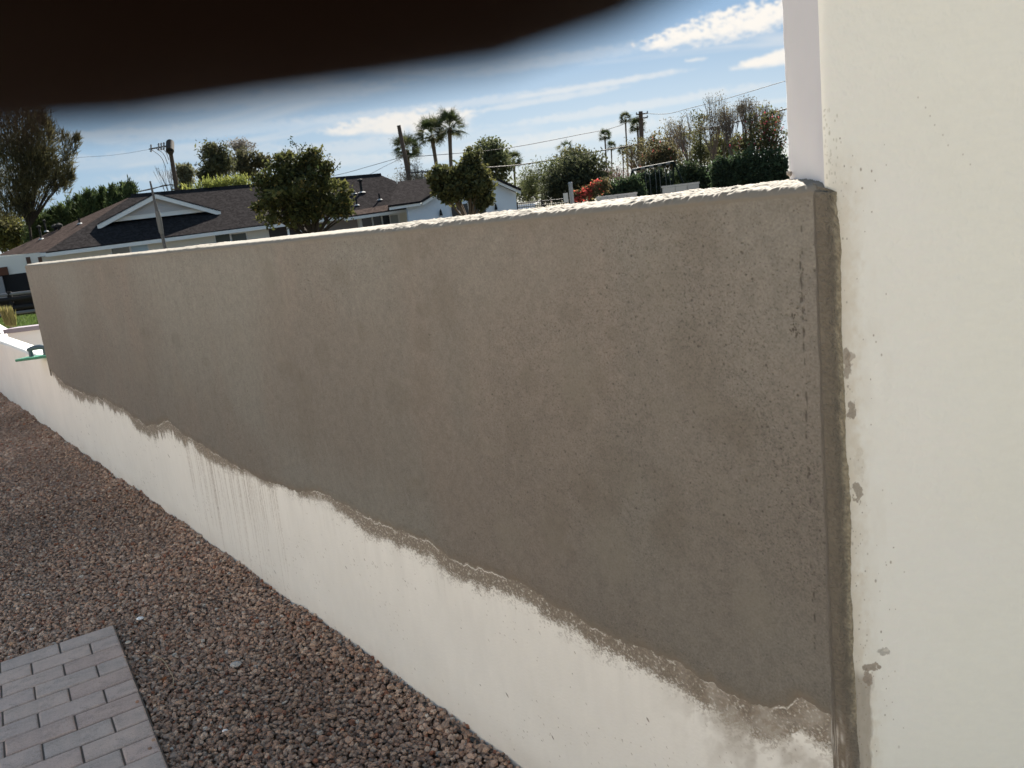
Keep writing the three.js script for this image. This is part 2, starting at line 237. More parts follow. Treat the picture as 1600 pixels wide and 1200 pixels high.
  const cb = canvasPaint(TW2, TH2, (s, y) => {
    let c = mul3(white, 0.95 + 0.09 * (fbm(s * 5, y * 5, 4) - 0.5) + 0.05 * (fbm(s * 45, y * 18, 3) - 0.5));
    const e = edgeAt(s), d = e - y;                        // metres below the edge of the coat
    if (s < 6.12) {
      const wide = 0.008 + 0.046 * ss(0.28, 0.75, fbm(s * 2.6 + 2, 3.3, 3)) + (s < -0.3 ? 0.03 * ss(-0.3, -0.6, s) : 0), far = ss(2.0, 3.2, s);
      const brush = vn(s * 70 + y * 6, y * 5) * 0.55 + vn(s * 160 + y * 10, y * 9) * 0.45;      // strokes of the brush, one after another
      const n = fbm(s * 210 + y * 70, y * 210 - s * 70, 3), m = fbm(s * 22 + y * 14, y * 26, 3);
      const low = wide + 0.03 * (m - 0.5) + far * 0.075 * Math.pow(brush, 2.2), cov = ss(0.009, -0.008, d - low + 0.05 * (n - 0.5)) * lerp(1, ss(0.16, 0.4, n), 0.6), dust = ss(0.55, 0.75, n + 0.4 * (m - 0.5)) * ss(low + 0.045, low, d) * 0.6;
      const lip = ss(0.0026, 0.0004, Math.abs(d - 0.0035 - 0.004 * (m - 0.5))) * ss(0.5, 0.62, fbm(s * 13, 6.6, 2)) * ss(0.3, 0.5, n);
      if (d > -0.02) { const tint = mix3(mul3(tan, 1.12), mul3(tan, 0.66), ss(0.25, 0.75, vn(s * 420, y * 420) * 0.6 + n * 0.4)); c = mix3(c, tint, Math.max(cov * 0.94, dust) * (1 - 0.8 * lip)); }
      // washed-down stains and trowel drags near the near end
      if (s < -0.3) { const q = ss(-0.3, -0.62, s), k = fbm(s * 26 + y * 10, y * 20, 4), k2 = fbm(s * 7, y * 8 + 2, 3); c = mix3(c, mul3(grey, 1.3), q * ss(0.42, 0.66, k * 0.6 + k2 * 0.45) * 0.75 * ss(0.34, 0.03, d)); c = mix3(c, mul3(tan, 1.25), q * ss(0.55, 0.7, fbm(s * 90 + y * 60, y * 90, 4)) * 0.55 * ss(0.16, 0.02, d)); }
      c = mix3(c, mul3(tan, 1.2), 0.07 * ss(0.5, 0.8, fbm(s * 32, y * 1.2, 3)) * ss(0.3, 0, d));
    }
    const soil = ss(0.16, 0, y) * (0.35 + 0.9 * (fbm(s * 12, y * 14, 3) - 0.2)); c = mix3(c, [0.46, 0.38, 0.3], clamp(soil) * 0.34);
    return c;
  }, sOf, yA, uOf, vA);
  const bb = canvasPaint(TW2 / 2, TH2 / 2, (s, y) => { const c = 0.5 + 0.3 * (fbm(s * 30, y * 30, 4) - 0.5) + 0.2 * (vn(s * 300, y * 300) - 0.5); return [c, c, c]; }, sOf, yA, uOf, vA);
  const q = rng(5);
  for (let i = 0; i < 130; i++) {                           // runs of cement water
    const s = i < 100 ? lerp(1.55, 2.75, q()) : lerp(-0.7, 5, q()), e = edgeAt(s), len = (i < 100 ? 0.15 + 0.4 * q() : 0.05 + 0.12 * q()), w = 0.0016 * (1 + Math.max(0, s) * 0.35), dim = i < 100 ? 0.46 : 0.25; let x = s;
    for (let y = e; y > Math.max(0.01, e - len); y -= 0.004) { x += 0.0012 * (q() - 0.5) + 0.00035; if (q() < 0.78) cb.spot(x, y, w, 0.004, [0.3, 0.24, 0.18], dim * (0.35 + 0.65 * q()) * (1 - 0.6 * (e - y) / len)); }
  }
  for (let i = 0; i < 2600; i++) {                          // splashes
    const s = sOf(lerp(uOf(-0.8), uOf(6), q())), y = 0.74 * Math.pow(q(), 1.25), k = clumpN(s * 2 + 5, y * 3); if (q() > ss(0.42, 0.7, k) + 0.1) continue;
    const z = 0.0011 * (0.5 + 1.3 * q() * q()) * (1 + Math.max(0, s) * 0.25); cb.spot(s, y, z, z * (1 + 2.4 * q()), [0.27, 0.225, 0.17], 0.35 + 0.5 * q(), 0.15);
    if (q() < 0.05) cb.spot(s, y, z * 2, z * 3.6, [0.16, 0.13, 0.1], 0.8, 0.2);
  }
  const bp = [], buv = [], bi = [], NB = 420, rows = [];
  for (let j = 0; j <= 36; j++) rows.push([0, lerp(-0.12, 0.7, j / 36)]);
  for (let j = 1; j <= 6; j++) { const a = j / 6 * 1.57; rows.push([-0.035 + 0.035 * Math.cos(a), 0.7 + 0.035 * Math.sin(a)]); }
  rows.push([-0.08, 0.737], [-0.13, 0.735], [-0.158, 0.72], [-0.166, 0.69], [-0.166, -0.5]);
  for (let i = 0; i <= NB; i++) { const u = lerp(uOf(-0.798), uOf(S2), i / NB), s = sOf(u); for (const [o, y] of rows) { const h = 0.004 * (fbm(s * 4, y * 5 + o * 9, 3) - 0.5), wave = 0.006 * (fbm(s * 1.1, 2, 2) - 0.5), p = WP(s, y + (o < -0.01 && y > 0.6 ? h * 1.5 : 0), o + h + wave * 0.3); bp.push(p.x, p.y, p.z); buv.push(u, y / BH); } }
  for (let i = 0; i < NB; i++) for (let j = 0; j < rows.length - 1; j++) { const a = i * rows.length + j, b = a + rows.length; bi.push(a, a + 1, b, b, a + 1, b + 1); }
  const bg = new THREE.BufferGeometry(); bg.setAttribute('position', new THREE.Float32BufferAttribute(bp, 3)); bg.setAttribute('uv', new THREE.Float32BufferAttribute(buv, 2)); bg.setIndex(bi); bg.computeVertexNormals();
  part('painted_base', bg, new THREE.MeshStandardMaterial({ map: cb.done(true), bumpMap: bb.done(false), bumpScale: 0.0022, roughness: 0.8 }), garden, 'old white painted base splashed with cement');
  // the blocks inside the raised part, seen at its far end
  part('end_plaster', slab([WP(6.118, 0.6, -0.166), WP(6.118, 0.6, 0.006), WP(6.118, 1.488, 0.004), WP(6.118, 1.492, -0.16)].reverse(), 0.03), std(0.2, 0.175, 0.14, 0.95), garden);
}

// ---------------------------------------------------------------- tall white wall that the garden wall runs into
const CW = WP(-0.8, 0, 0), EW = V(0.993, 0, 0.118).normalize(), GW = V(0.118, 0, -0.993).normalize();     // its near corner, along its face (to the right), along its end (away)
const TP = (x, y, o = 0) => CW.clone().addScaledVector(EW, x).addScaledVector(GW, -o).setY(y);
const FACE = V(-GW.x, 0, -GW.z);
{
  const tall = thing('tall_wall', 'tall cream white plastered wall with its end towards the garden wall', 'wall'); tall.userData.kind = 'thing';
  const TWX = 0.72, TWY = 2.2, w = 1024, h = 2048, cream = [0.865, 0.865, 0.79], tan = [0.5, 0.4, 0.26], grey = [0.27, 0.235, 0.19];
  const rimAt = (y) => 0.02 + 0.006 * fbm(y * 6, 2, 2) + (y < 0.85 ? 0.012 * ss(0.85, 0.45, y) : 0);
  const base = (x, y) => {
    let c = mul3(cream, 0.965 + 0.05 * (fbm(x * 4, y * 5, 4) - 0.5) + 0.035 * (fbm(x * 60, y * 160, 3) - 0.5));
    c = mix3(c, [0.84, 0.83, 0.79], 0.5 * ss(0.4, 0.75, fbm(x * 3 + 8, y * 3, 3)));
    { const up = ss(1.57, 1.44, y + 0.05 * (fbm(x * 40, y * 20, 3) - 0.5));
      const rim = rimAt(y), n = fbm(x * 140, y * 90, 4), film = ss(rim + 0.03, rim * 0.6, x + (n - 0.5) * 0.035);
      c = mix3(c, [0.62, 0.55, 0.43], film * 0.75 * up);
      const film2 = ss(0.085, 0.02, x + (fbm(x * 60, y * 22, 4) - 0.5) * 0.09); c = mix3(c, [0.72, 0.69, 0.61], film2 * 0.4 * up);
    }
    if (y < 0.72) { const k = ss(0.715, 0.69, y + 0.02 * (fbm(x * 90, 4, 2) - 0.5)), n = fbm(x * 160, y * 40, 4); c = mix3(c, mul3(grey, 0.85 + 0.5 * n), k * ss(0.046, 0.04, x + (n - 0.5) * 0.012 + 0.012 * (fbm(y * 20, 3, 2) - 0.5)) * (0.55 + 0.3 * fbm(x * 30, y * 12, 3))); }
    return c;
  };
  const id = (k) => (x) => x * k, cp = canvasPaint(w, h, base, id(TWX), id(TWY), id(1 / TWX), id(1 / TWY));
  const bp = canvasPaint(w / 2, h / 2, (x, y) => { const c = 0.5 + 0.25 * (fbm(x * 70, y * 110, 3) - 0.5) + 0.3 * (fbm(x * 9, y * 9, 3) - 0.5) + 0.12 * (vn(x * 350, y * 350) - 0.5); return [c, c, c]; }, id(TWX), id(TWY), id(1 / TWX), id(1 / TWY));
  const q = rng(77);
  for (let i = 0; i < 300; i++) { const y = 1.56 * q(), x = 0.022 + 0.065 * Math.pow(q(), 2.2); if (q() > 0.25 + ss(0.4, 0.65, fbm(y * 5, 3, 3))) continue; const z = 0.0007 + 0.0013 * q() * q(); cp.spot(x, y, z, z * (1 + q()), [0.3, 0.26, 0.2], 0.35 + 0.5 * q()); }
  for (let i = 0; i < 90; i++) { const y = lerp(1.42, 1.6, q()), x = 0.002 + 0.028 * q() * q(), z = 0.0006 + 0.0009 * q(); cp.spot(x, y, z, z * (1 + 2 * q()), [0.42, 0.41, 0.33], 0.25 + 0.35 * q()); }
  const blob = (x, y, rx, ry, col, n, al) => {
    for (let j = Math.floor((y - ry * 1.8) / TWY * h); j < (y + ry * 1.8) / TWY * h; j++) for (let i = Math.max(0, Math.floor((x - rx * 1.8) / TWX * w)); i < (x + rx * 1.8) / TWX * w; i++) {
      const X = (i + 0.5) / w * TWX, Y = (j + 0.5) / h * TWY, d = Math.hypot((X - x) / rx, (Y - y) / ry), k = (j * w + i) * 3, t = al * ss(0.12, -0.12, d - 1 + 2.1 * (fbm(X * 170, Y * 130, 4) - 0.5)), f = 0.8 + 0.4 * vn(X * 500, Y * 500);
      if (t > 0) for (let c = 0; c < 3; c++) cp.a[k + c] += (col[c] * f - cp.a[k + c]) * t;
    }
  };
  blob(0.022, 1.225, 0.0045, 0.03, [0.25, 0.205, 0.16], 60, 0.7); blob(0.028, 1.235, 0.005, 0.009, [0.27, 0.22, 0.17], 24, 0.6); blob(0.028, 1.155, 0.0065, 0.012, [0.25, 0.21, 0.165], 34, 0.8);
  blob(0.032, 1.02, 0.006, 0.016, [0.27, 0.23, 0.18], 40, 0.8); blob(0.036, 1.07, 0.006, 0.024, [0.5, 0.45, 0.37], 36, 0.22); blob(0.046, 0.715, 0.014, 0.0065, [0.27, 0.225, 0.175], 60, 0.85); blob(0.04, 0.695, 0.008, 0.012, [0.28, 0.23, 0.18], 40, 0.8);
  blob(0.066, 0.742, 0.009, 0.0055, [0.4, 0.38, 0.34], 44, 0.8); blob(0.07, 0.745, 0.004, 0.002, [0.6, 0.58, 0.52], 10, 0.9);
  for (const [x, y] of [[0.13, 1.6], [0.14, 1.585], [0.146, 1.573], [0.152, 1.56], [0.163, 1.545], [0.17, 1.53], [0.19, 1.515], [0.2, 1.5], [0.07, 1.02], [0.1, 0.88], [0.094, 0.6]]) cp.spot(x, y, 0.0012, 0.0014, [0.4, 0.36, 0.3], 0.6);
  const mat = new THREE.MeshStandardMaterial({ map: cp.done(true), bumpMap: bp.done(false), bumpScale: 0.003, roughness: 0.75 });
  const grid = (nx, ny, f) => { const pos = [], uv = [], idx = []; for (let i = 0; i <= nx; i++) for (let j = 0; j <= ny; j++) { const [p, a, b] = f(i / nx, j / ny); pos.push(p.x, p.y, p.z); uv.push(a, b); } for (let i = 0; i < nx; i++) for (let j = 0; j < ny; j++) { const a = i * (ny + 1) + j, b = a + ny + 1; idx.push(a, b, a + 1, b, b + 1, a + 1); } const g = new THREE.BufferGeometry(); g.setAttribute('position', new THREE.Float32BufferAttribute(pos, 3)); g.setAttribute('uv', new THREE.Float32BufferAttribute(uv, 2)); g.setIndex(idx); g.computeVertexNormals(); return g; };
  const TOP = 2.6, LEN = 1.4;
  part('plaster_face', grid(120, 300, (a, b) => { const x = a * a * LEN, y = lerp(-0.1, TOP, b), h = 0.0035 * (fbm(x * 5, y * 5, 3) - 0.5) * ss(0, 0.02, x) - 0.004 * Math.exp(-x / 0.004); return [TP(x, y, h), x / TWX, y / TWY]; }), mat, tall, 'cream face with smears of mortar along the corner');
  const em = tex(256, 1024, (u, v) => mul3([0.72, 0.7, 0.71], 0.95 + 0.08 * (fbm(u * 8, v * 30, 4) - 0.5)));
  // the end: runs away from the corner to a chipped, scalloped far edge
  const scal = (y) => 0.25 + 0.005 * Math.abs(Math.sin(y * 47 + 2 * fbm(y * 7, 1, 2))) + 0.009 * (fbm(y * 38, 4, 3) - 0.5);
  part('end_face', grid(30, 420, (a, b) => { const y = lerp(-0.1, TOP, b), d = scal(y) * a, h = 0.003 * (fbm(d * 8, y * 6, 3) - 0.5) * ss(0, 0.04, d) + 0.012 * Math.pow(a, 14); return [TP(h, y, -0.004 - d), a * 0.25, y / TOP]; }), std(1, 1, 1, 0.8, { map: em, side: THREE.DoubleSide }), tall, 'paler lavender white end with a chipped far edge');
  const back = grid(8, 420, (a, b) => { const y = lerp(-0.1, TOP, b); return [TP(0.013 + a * (LEN - 0.013), y, -0.004 - lerp(scal(y), 0.25, Math.min(1, a * 4))), a, y / TOP]; });
  back.index.array.reverse(); back.computeVertexNormals();
  part('back_face', back, std(0.8, 0.78, 0.75, 0.8), tall);
  part('top_cap', slab([TP(0.002, TOP, 0), TP(LEN, TOP, 0), TP(LEN, TOP, -0.255), TP(0.002, TOP, -0.255)], 0.03), std(0.7, 0.68, 0.64, 0.8), tall);
  part('side_face', slab([TP(LEN, -0.1, 0), TP(LEN, -0.1, -0.25), TP(LEN, TOP, -0.25), TP(LEN, TOP, 0)], 0.02), std(0.8, 0.79, 0.74, 0.8), tall);
}
{
  // --- mortar fillet in the corner between both walls (belongs to the plaster work of the garden wall)
  const N = 420, M = 22, pos = [], uv = [], col = [], idx = [];
  for (let i = 0; i <= N; i++) {
    const y = lerp(-0.02, 1.503, i / N), low = ss(0.66, 0.58, y), a0 = WP(-0.778 - 0.004 * (y - 1) + 0.009 * (fbm(y * 14, 6, 3) - 0.5), y, 0.0045 - low * 0.004), a1 = WP(-0.79, y, 0.0105 - low * 0.004), a2 = TP(0.013 + 0.01 * fbm(y * 8, 3, 3) + 0.005 * ss(1.2, 0.7, y), y, -0.0025);
    const mid = TP(0.003, y, 0.017);
    const topFade = ss(1.478, 1.5, y) ** 2;
    for (let j = 0; j <= M; j++) {
      const t = j / M, p = t < 0.5 ? a0.clone().lerp(a1, t * 2) : a1.clone().multiplyScalar((1 - (t - 0.5) * 2) ** 2).addScaledVector(mid, 2 * (1 - (t - 0.5) * 2) * (t - 0.5) * 2).addScaledVector(a2, ((t - 0.5) * 2) ** 2);
      const nrm = NW.clone().lerp(FACE, t).normalize(), h = (0.0016 * (fbm(y * 60, t * 5, 3) - 0.5) + 0.003 * (fbm(y * 140, t * 16, 2) - 0.5) * ss(0.75, 1, t)) + 0.0012 * (fbm(y * 9, t * 3 + 5, 2) - 0.5);
      p.addScaledVector(nrm, h).addScaledVector(NW, -0.006 * topFade); p.y = y - (0.004 + 0.02 * t * t) * topFade; pos.push(p.x, p.y, p.z); uv.push(t * 0.09, y);
      const n = fbm(y * 50, t * 6, 3), g2 = vn(y * 330, t * 30); let c = mix3(mix3([0.172, 0.153, 0.128], [0.192, 0.172, 0.146], n), mix3([0.13, 0.112, 0.087], [0.155, 0.135, 0.106], n), ss(0.05, 0.55, t + 0.5 * (n - 0.5))); c = mix3(c, mix3([0.26, 0.21, 0.14], [0.5, 0.42, 0.29], g2), ss(0.74, 0.95, t + 0.16 * (n - 0.5)));  // rim lighter: thin sandy mortar, plus the light on its face put into colour
      if (low > 0) c = mix3(c, mix3([0.2, 0.165, 0.125], [0.6, 0.56, 0.5], ss(0.52, 0.7, fbm(y * 22 + t * 20, t * 26, 4)) * (t < 0.62 ? 1 : 0.25)), low * 0.85);
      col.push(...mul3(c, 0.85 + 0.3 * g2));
    }
  }
  for (let i = 0; i < N; i++) for (let j = 0; j < M; j++) { const a = i * (M + 1) + j, b = a + M + 1; idx.push(a, a + 1, b, b, a + 1, b + 1); }
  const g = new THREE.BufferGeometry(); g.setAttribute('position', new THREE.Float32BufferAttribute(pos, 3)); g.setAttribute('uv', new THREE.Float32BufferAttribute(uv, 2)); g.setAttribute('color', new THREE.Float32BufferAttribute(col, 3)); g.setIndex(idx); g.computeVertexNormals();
  const bt = tex(256, 256, (u, v) => fbm(u * 60, v * 60, 3), false);
  bt.repeat.set(6, 6);
  const m = new THREE.MeshStandardMaterial({ vertexColors: true, roughness: 0.95, bumpMap: bt, bumpScale: 0.003, side: THREE.DoubleSide }); m.color.setRGB(1, 1, 1);
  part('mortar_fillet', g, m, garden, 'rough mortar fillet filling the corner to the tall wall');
}
// a crumb of mortar left on the wall top by the tall wall
{
  const lump = (seed, r) => { const g = mergeVertices(new THREE.IcosahedronGeometry(r, 3).deleteAttribute('normal').deleteAttribute('uv')), p = g.attributes.position; for (let i = 0; i < p.count; i++) { const x = p.getX(i) / r, y = p.getY(i) / r, z = p.getZ(i) / r, k = 0.72 + 0.62 * fbm(x * 1.6 + z + seed, y * 1.6 - z, 3); p.setXYZ(i, x * r * k, y * r * k * 1.05, z * r * k); } g.computeVertexNormals(); return g; };
  for (const [px, r, seed, label] of [[1259, 0.0085, 2, 'larger crumb of dried mortar on the wall top near the corner'], [1234, 0.0045, 8, 'smaller flat crumb of dried mortar on the wall top at the far edge']]) {
    const p = P(px, 276, 1.44), [s] = toWall(p), m = new THREE.Mesh(lump(seed, r), std(0.34, 0.3, 0.26, 0.95)); m.name = numbered('mortar_crumb'); m.position.copy(WP(Math.max(s, -0.9), 1.512 + r * 0.5, -0.05)); const q = toWall(P(px, 276, 1.44)); m.position.copy(P(px, 268 + (r < 0.006 ? 3 : 0), 1.42)); m.castShadow = m.receiveShadow = true; scene.add(m); tag(m, label, 'mortar');
  }
}

// ---------------------------------------------------------------- brick pavers at the lower left
const PAV0 = V(-1.75, 0, -3.192), PU = V(-0.8547, 0, 0.5191).normalize(), PV = V(0.5191, 0, 0.8547).normalize();   // corner, along the courses (to the left), across them (towards us)
{
  const path = thing('paver_path', 'grey mauve brick paving with recessed joints in the gravel', '', V(0, 0, 0)); path.userData = { kind: 'structure', label: 'grey mauve brick paving laid in running bond in the gravel' };
  const r = rng(9), L = 0.205, B = 0.1075, gap = 0.0048, H = 0.06, top = 0.03;
  const shape = (len, seed) => { const w = len - gap, d = B - gap, c = 0.006, g0 = [[-w / 2, -d / 2], [w / 2, -d / 2], [w / 2, d / 2], [-w / 2, d / 2]], pos = [], uv = []; const rr = rng(seed), q = () => (rr() - 0.5) * 0.0012;
    const ring = (k, y) => g0.map(([x, z]) => V(x - Math.sign(x) * k + q(), y + q() * 0.5, z - Math.sign(z) * k + q())); const rings = [ring(0, top - H), ring(0, top - c), ring(c * 0.35, top - c * 0.3), ring(c, top)];
    const tri = (a, b, e) => { for (const p of [a, b, e]) { pos.push(p.x, p.y, p.z); uv.push(p.x * 4 + seed * 0.37, p.z * 4 + seed * 0.71); } };
    for (let k = 0; k < 3; k++) for (let i = 0; i < 4; i++) { const j = (i + 1) % 4, a = rings[k][i], b = rings[k][j], e = rings[k + 1][i], f = rings[k + 1][j]; tri(a, e, b); tri(b, e, f); }
    tri(rings[3][0], rings[3][2], rings[3][1]); tri(rings[3][0], rings[3][3], rings[3][2]);
    const g = new THREE.BufferGeometry(); g.setAttribute('position', new THREE.Float32BufferAttribute(pos, 3)); g.setAttribute('uv', new THREE.Float32BufferAttribute(uv, 2)); g.computeVertexNormals(); return g; };
  const wrapN = (u, v, f, o) => { const a = fbm(u * f, v * f, o), b = fbm((u - 1) * f, v * f, o), c = fbm(u * f, (v - 1) * f, o), e = fbm((u - 1) * f, (v - 1) * f, o), x = ss(0.7, 1, u), y = ss(0.7, 1, v); return lerp(lerp(a, b, x), lerp(c, e, x), y); };
  const cm = tex(512, 512, (u, v) => { const n = wrapN(u, v, 9, 4), m = wrapN(u, v, 90, 2), s = ss(0.72, 0.8, wrapN(u, v, 46, 2)); return mul3(mix3([0.9, 0.9, 0.9], [1.05, 1.0, 0.98], n), (0.78 + 0.3 * n + 0.34 * (m - 0.5)) * (1 - 0.2 * s)); });
  const bm = tex(512, 512, (u, v) => 0.5 * wrapN(u, v, 110, 2) + 0.5 * wrapN(u, v, 30, 3), false);
  const tones = [[0.59, 0.465, 0.4], [0.61, 0.465, 0.395], [0.57, 0.455, 0.395], [0.62, 0.485, 0.41], [0.59, 0.445, 0.375], [0.58, 0.47, 0.405]].map((c) => new THREE.MeshStandardMaterial({ color: new THREE.Color().setRGB(...c), map: cm, bumpMap: bm, bumpScale: 0.0012, roughness: 0.9 }));
  const whole = [1, 2, 3, 4].map((k) => shape(L, k)), half = [5, 6].map((k) => shape(L / 2, k)), turn = new THREE.Quaternion().setFromRotationMatrix(new THREE.Matrix4().makeBasis(PU, V(0, 1, 0), PV.clone().negate()));
  const put = (geo, u, v) => { const m = part('paver', geo, tones[Math.floor(r() * tones.length)], path); m.position.copy(PAV0).addScaledVector(PU, u).addScaledVector(PV, v).setY((r() - 0.5) * 0.0035); m.quaternion.copy(turn).multiply(new THREE.Quaternion().setFromEuler(new THREE.Euler((r() - 0.5) * 0.012, (r() - 0.5) * 0.012, (r() - 0.5) * 0.008))); };
  for (let k = 0; k < 16; k++) { let u = 0; if (k % 2) { put(half[k % 4 > 1 ? 0 : 1], L / 4, (k + 0.5) * B); u = L / 2; } for (let i = 0; i < 6; i++) put(whole[Math.floor(r() * 4)], u + (i + 0.5) * L, (k + 0.5) * B); }
  const bed = slab([[6.2 * L, 0.002], [6.2 * L, 16 * B], [-0.002, 16 * B], [-0.002, 0.002]].map(([u, v]) => PAV0.clone().addScaledVector(PU, u).addScaledVector(PV, v).setY(0.0245)), 0.05);
  part('joint_sand', bed, std(0.14, 0.11, 0.09, 1), path);
}
const inPath = (p) => { const q = p.clone().sub(PAV0); return q.dot(PU) > -0.004 && q.dot(PV) > -0.004 && q.dot(PU) < 1.28 && q.dot(PV) < 1.74; };

// ---------------------------------------------------------------- gravel: crushed stones heaped on the ground
{
  const r = rng(33), geo = mergeVertices(new THREE.IcosahedronGeometry(1, 1).deleteAttribute('normal').deleteAttribute('uv')), p = geo.attributes.position;
  for (let i = 0; i < p.count; i++) { const k = 0.66 + 0.56 * r(); p.setXYZ(i, p.getX(i) * k, p.getY(i) * k, p.getZ(i) * k); }
  const g = geo.toNonIndexed(); g.computeVertexNormals();
  const mats = [], cols = [], tone = [[0.4, 0.265, 0.19], [0.43, 0.295, 0.215], [0.355, 0.235, 0.175], [0.47, 0.325, 0.245], [0.4, 0.25, 0.18], [0.37, 0.265, 0.205], [0.52, 0.385, 0.295]];
  const view = (q) => { const v = q.clone().sub(EYE), z = v.dot(FWD); if (z < 0.2) return false; const x = 800 + FOCAL * v.dot(RIGHT) / z, y = 600 - FOCAL * v.dot(UPV) / z; return x > -260 && x < 1300 && y < 1420; };
  const heap = (s, o) => 0.03 * ss(0.16, 0.0, o) * (0.1 + 1.4 * fbm(s * 6, o * 5, 2)) + 0.034 * (fbm(s * 2.2, o * 2.6, 3) - 0.42);
  const m4 = new THREE.Matrix4(), qt = new THREE.Quaternion(), sc = V(1, 1, 1), pp = V(0, 0, 0);
  for (let layer = 0; layer < 2; layer++) for (let s = -1.2; s < 12; s += 0.0136) {
    const far = s > 6 ? 0.75 : 1; if (s > 6 && r() > 0.8) continue;
    for (let o = 0.002; o < 2.3; o += 0.0136 / far) {
      const q = WP(s + (r() - 0.5) * 0.014, 0, o + (r() - 0.5) * 0.014 + 0.004); if (!view(q)) continue;
      if (layer && r() < 0.4) continue;
      const onPath = inPath(q); if (onPath && (layer || r() > 0.006 || q.clone().sub(PAV0).dot(PV) > 0.06 && q.clone().sub(PAV0).dot(PU) > 0.05)) continue;
      const size = (0.005 + 0.005 * Math.pow(r(), 2.2)) * (r() < 0.03 ? 1.5 : 1) * (s > 6 ? 1.25 : 1), y = onPath ? 0.03 + size * 0.4 : heap(s, o) + (layer ? 0.0105 + 0.006 * r() : 0.001 + 0.004 * r());
      pp.copy(q).setY(y); sc.set(size * (0.8 + 0.6 * r()), size * (0.55 + 0.4 * r()), size * (0.7 + 0.6 * r()));
      qt.setFromEuler(new THREE.Euler((r() - 0.5) * 1.5, r() * 6.28, (r() - 0.5) * 1.5)); m4.compose(pp, qt, sc); mats.push(...m4.elements);
      let c = r() < 0.01 ? [0.52, 0.46, 0.4] : r() < 0.04 ? [0.3, 0.14, 0.09] : tone[Math.floor(r() * tone.length)]; c = mul3(c, stoneTone(q.x, q.z) * (0.8 + 0.4 * r())); cols.push(...c);
    }
  }
  const n = mats.length / 16, im = new THREE.InstancedMesh(g, std(1, 1, 1, 0.92), n);
  im.instanceMatrix.array.set(mats); im.instanceColor = new THREE.InstancedBufferAttribute(new Float32Array(cols), 3);
  im.name = 'gravel'; im.castShadow = im.receiveShadow = true; im.frustumCulled = false; im.userData = { label: 'loose brown crushed gravel along the foot of the wall', kind: 'stuff' }; scene.add(im);
  console.log('stones', n);
}

// ---------------------------------------------------------------- added unseen behind the viewer for bounced sunlight: pale concrete apron and white house
{
  const cm = tex(512, 512, (u, v) => { const w = (x) => Math.abs(x * 2 - 1); return mul3([0.46, 0.42, 0.36], 0.85 + 0.3 * fbm(w(u) * 9, w(v) * 9, 5)); }); cm.repeat.set(0.4, 0.4);
  struct('added_patio', slab([WP(-21, 0.02, 2.75), WP(9, 0.02, 2.75), WP(9, 0.02, 8.95), WP(-21, 0.02, 8.95)], 0.1), std(1, 1, 1, 0.9, { map: cm, side: THREE.DoubleSide }), 'pale concrete slab added across the yard to throw back sunlight');
  const home = thing('added_white_house', 'low white stucco house added behind the viewer to throw back sunlight', 'house'), wall = std(0.78, 0.74, 0.66, 0.85), dark = std(0.03, 0.035, 0.04, 0.15), trim = std(0.6, 0.57, 0.5, 0.6);
  const O = 9, q = (s, y, o = O) => WP(s, y, o);
  part('wall', slab([q(-21, -0.3), q(9, -0.3), q(9, 3), q(-21, 3)].reverse(), -6), wall, home);
  part('roof', slab([q(-21.5, 2.95, O - 0.6), q(9.5, 2.95, O - 0.6), q(9.5, 4.4, O + 3.2), q(-21.5, 4.4, O + 3.2)], 0.16), std(0.12, 0.09, 0.075, 0.9, { side: THREE.DoubleSide }), home);
  for (const s of [-8, -3.6, 5.4]) { const f = part('window', slab([q(s - 0.8, 0.9, O - 0.05), q(s + 0.8, 0.9, O - 0.05), q(s + 0.8, 2.1, O - 0.05), q(s - 0.8, 2.1, O - 0.05)].reverse(), -0.08), trim, home); for (const k of [-0.37, 0.37]) part('pane', slab([q(s + k - 0.33, 0.97, O - 0.056), q(s + k + 0.33, 0.97, O - 0.056), q(s + k + 0.33, 2.03, O - 0.056), q(s + k - 0.33, 2.03, O - 0.056)].reverse(), -0.02), dark, f); }
  part('door', slab([q(0.6, 0.02, O - 0.04), q(1.6, 0.02, O - 0.04), q(1.6, 2.1, O - 0.04), q(0.6, 2.1, O - 0.04)].reverse(), -0.06), std(0.2, 0.1, 0.06, 0.5), home);
}

// ---------------------------------------------------------------- trees and plants
const leafBuf = () => ({ p: [], c: [], i: [] });
function leaf(b, c, a, s, col) {                            // one folded leaf: centre, half length vector, half width vector
  const k = b.p.length / 3; b.p.push(c.x - a.x, c.y - a.y, c.z - a.z, c.x + s.x, c.y + s.y, c.z + s.z, c.x + a.x, c.y + a.y, c.z + a.z, c.x - s.x, c.y - s.y, c.z - s.z);
  for (let i = 0; i < 4; i++) b.c.push(col[0], col[1], col[2]); b.i.push(k, k + 1, k + 2, k, k + 2, k + 3);
}
function leafGeo(b) { const g = new THREE.BufferGeometry(); g.setAttribute('position', new THREE.Float32BufferAttribute(b.p, 3)); g.setAttribute('color', new THREE.Float32BufferAttribute(b.c, 3)); g.setIndex(b.i); g.computeVertexNormals(); return g; }
const sph = (r) => { const z = 2 * r() - 1, a = r() * 6.2832, q = Math.sqrt(1 - z * z); return V(q * Math.cos(a), z, q * Math.sin(a)); };
const gs = (r) => (r() + r() + r() - 1.5) * 1.15;
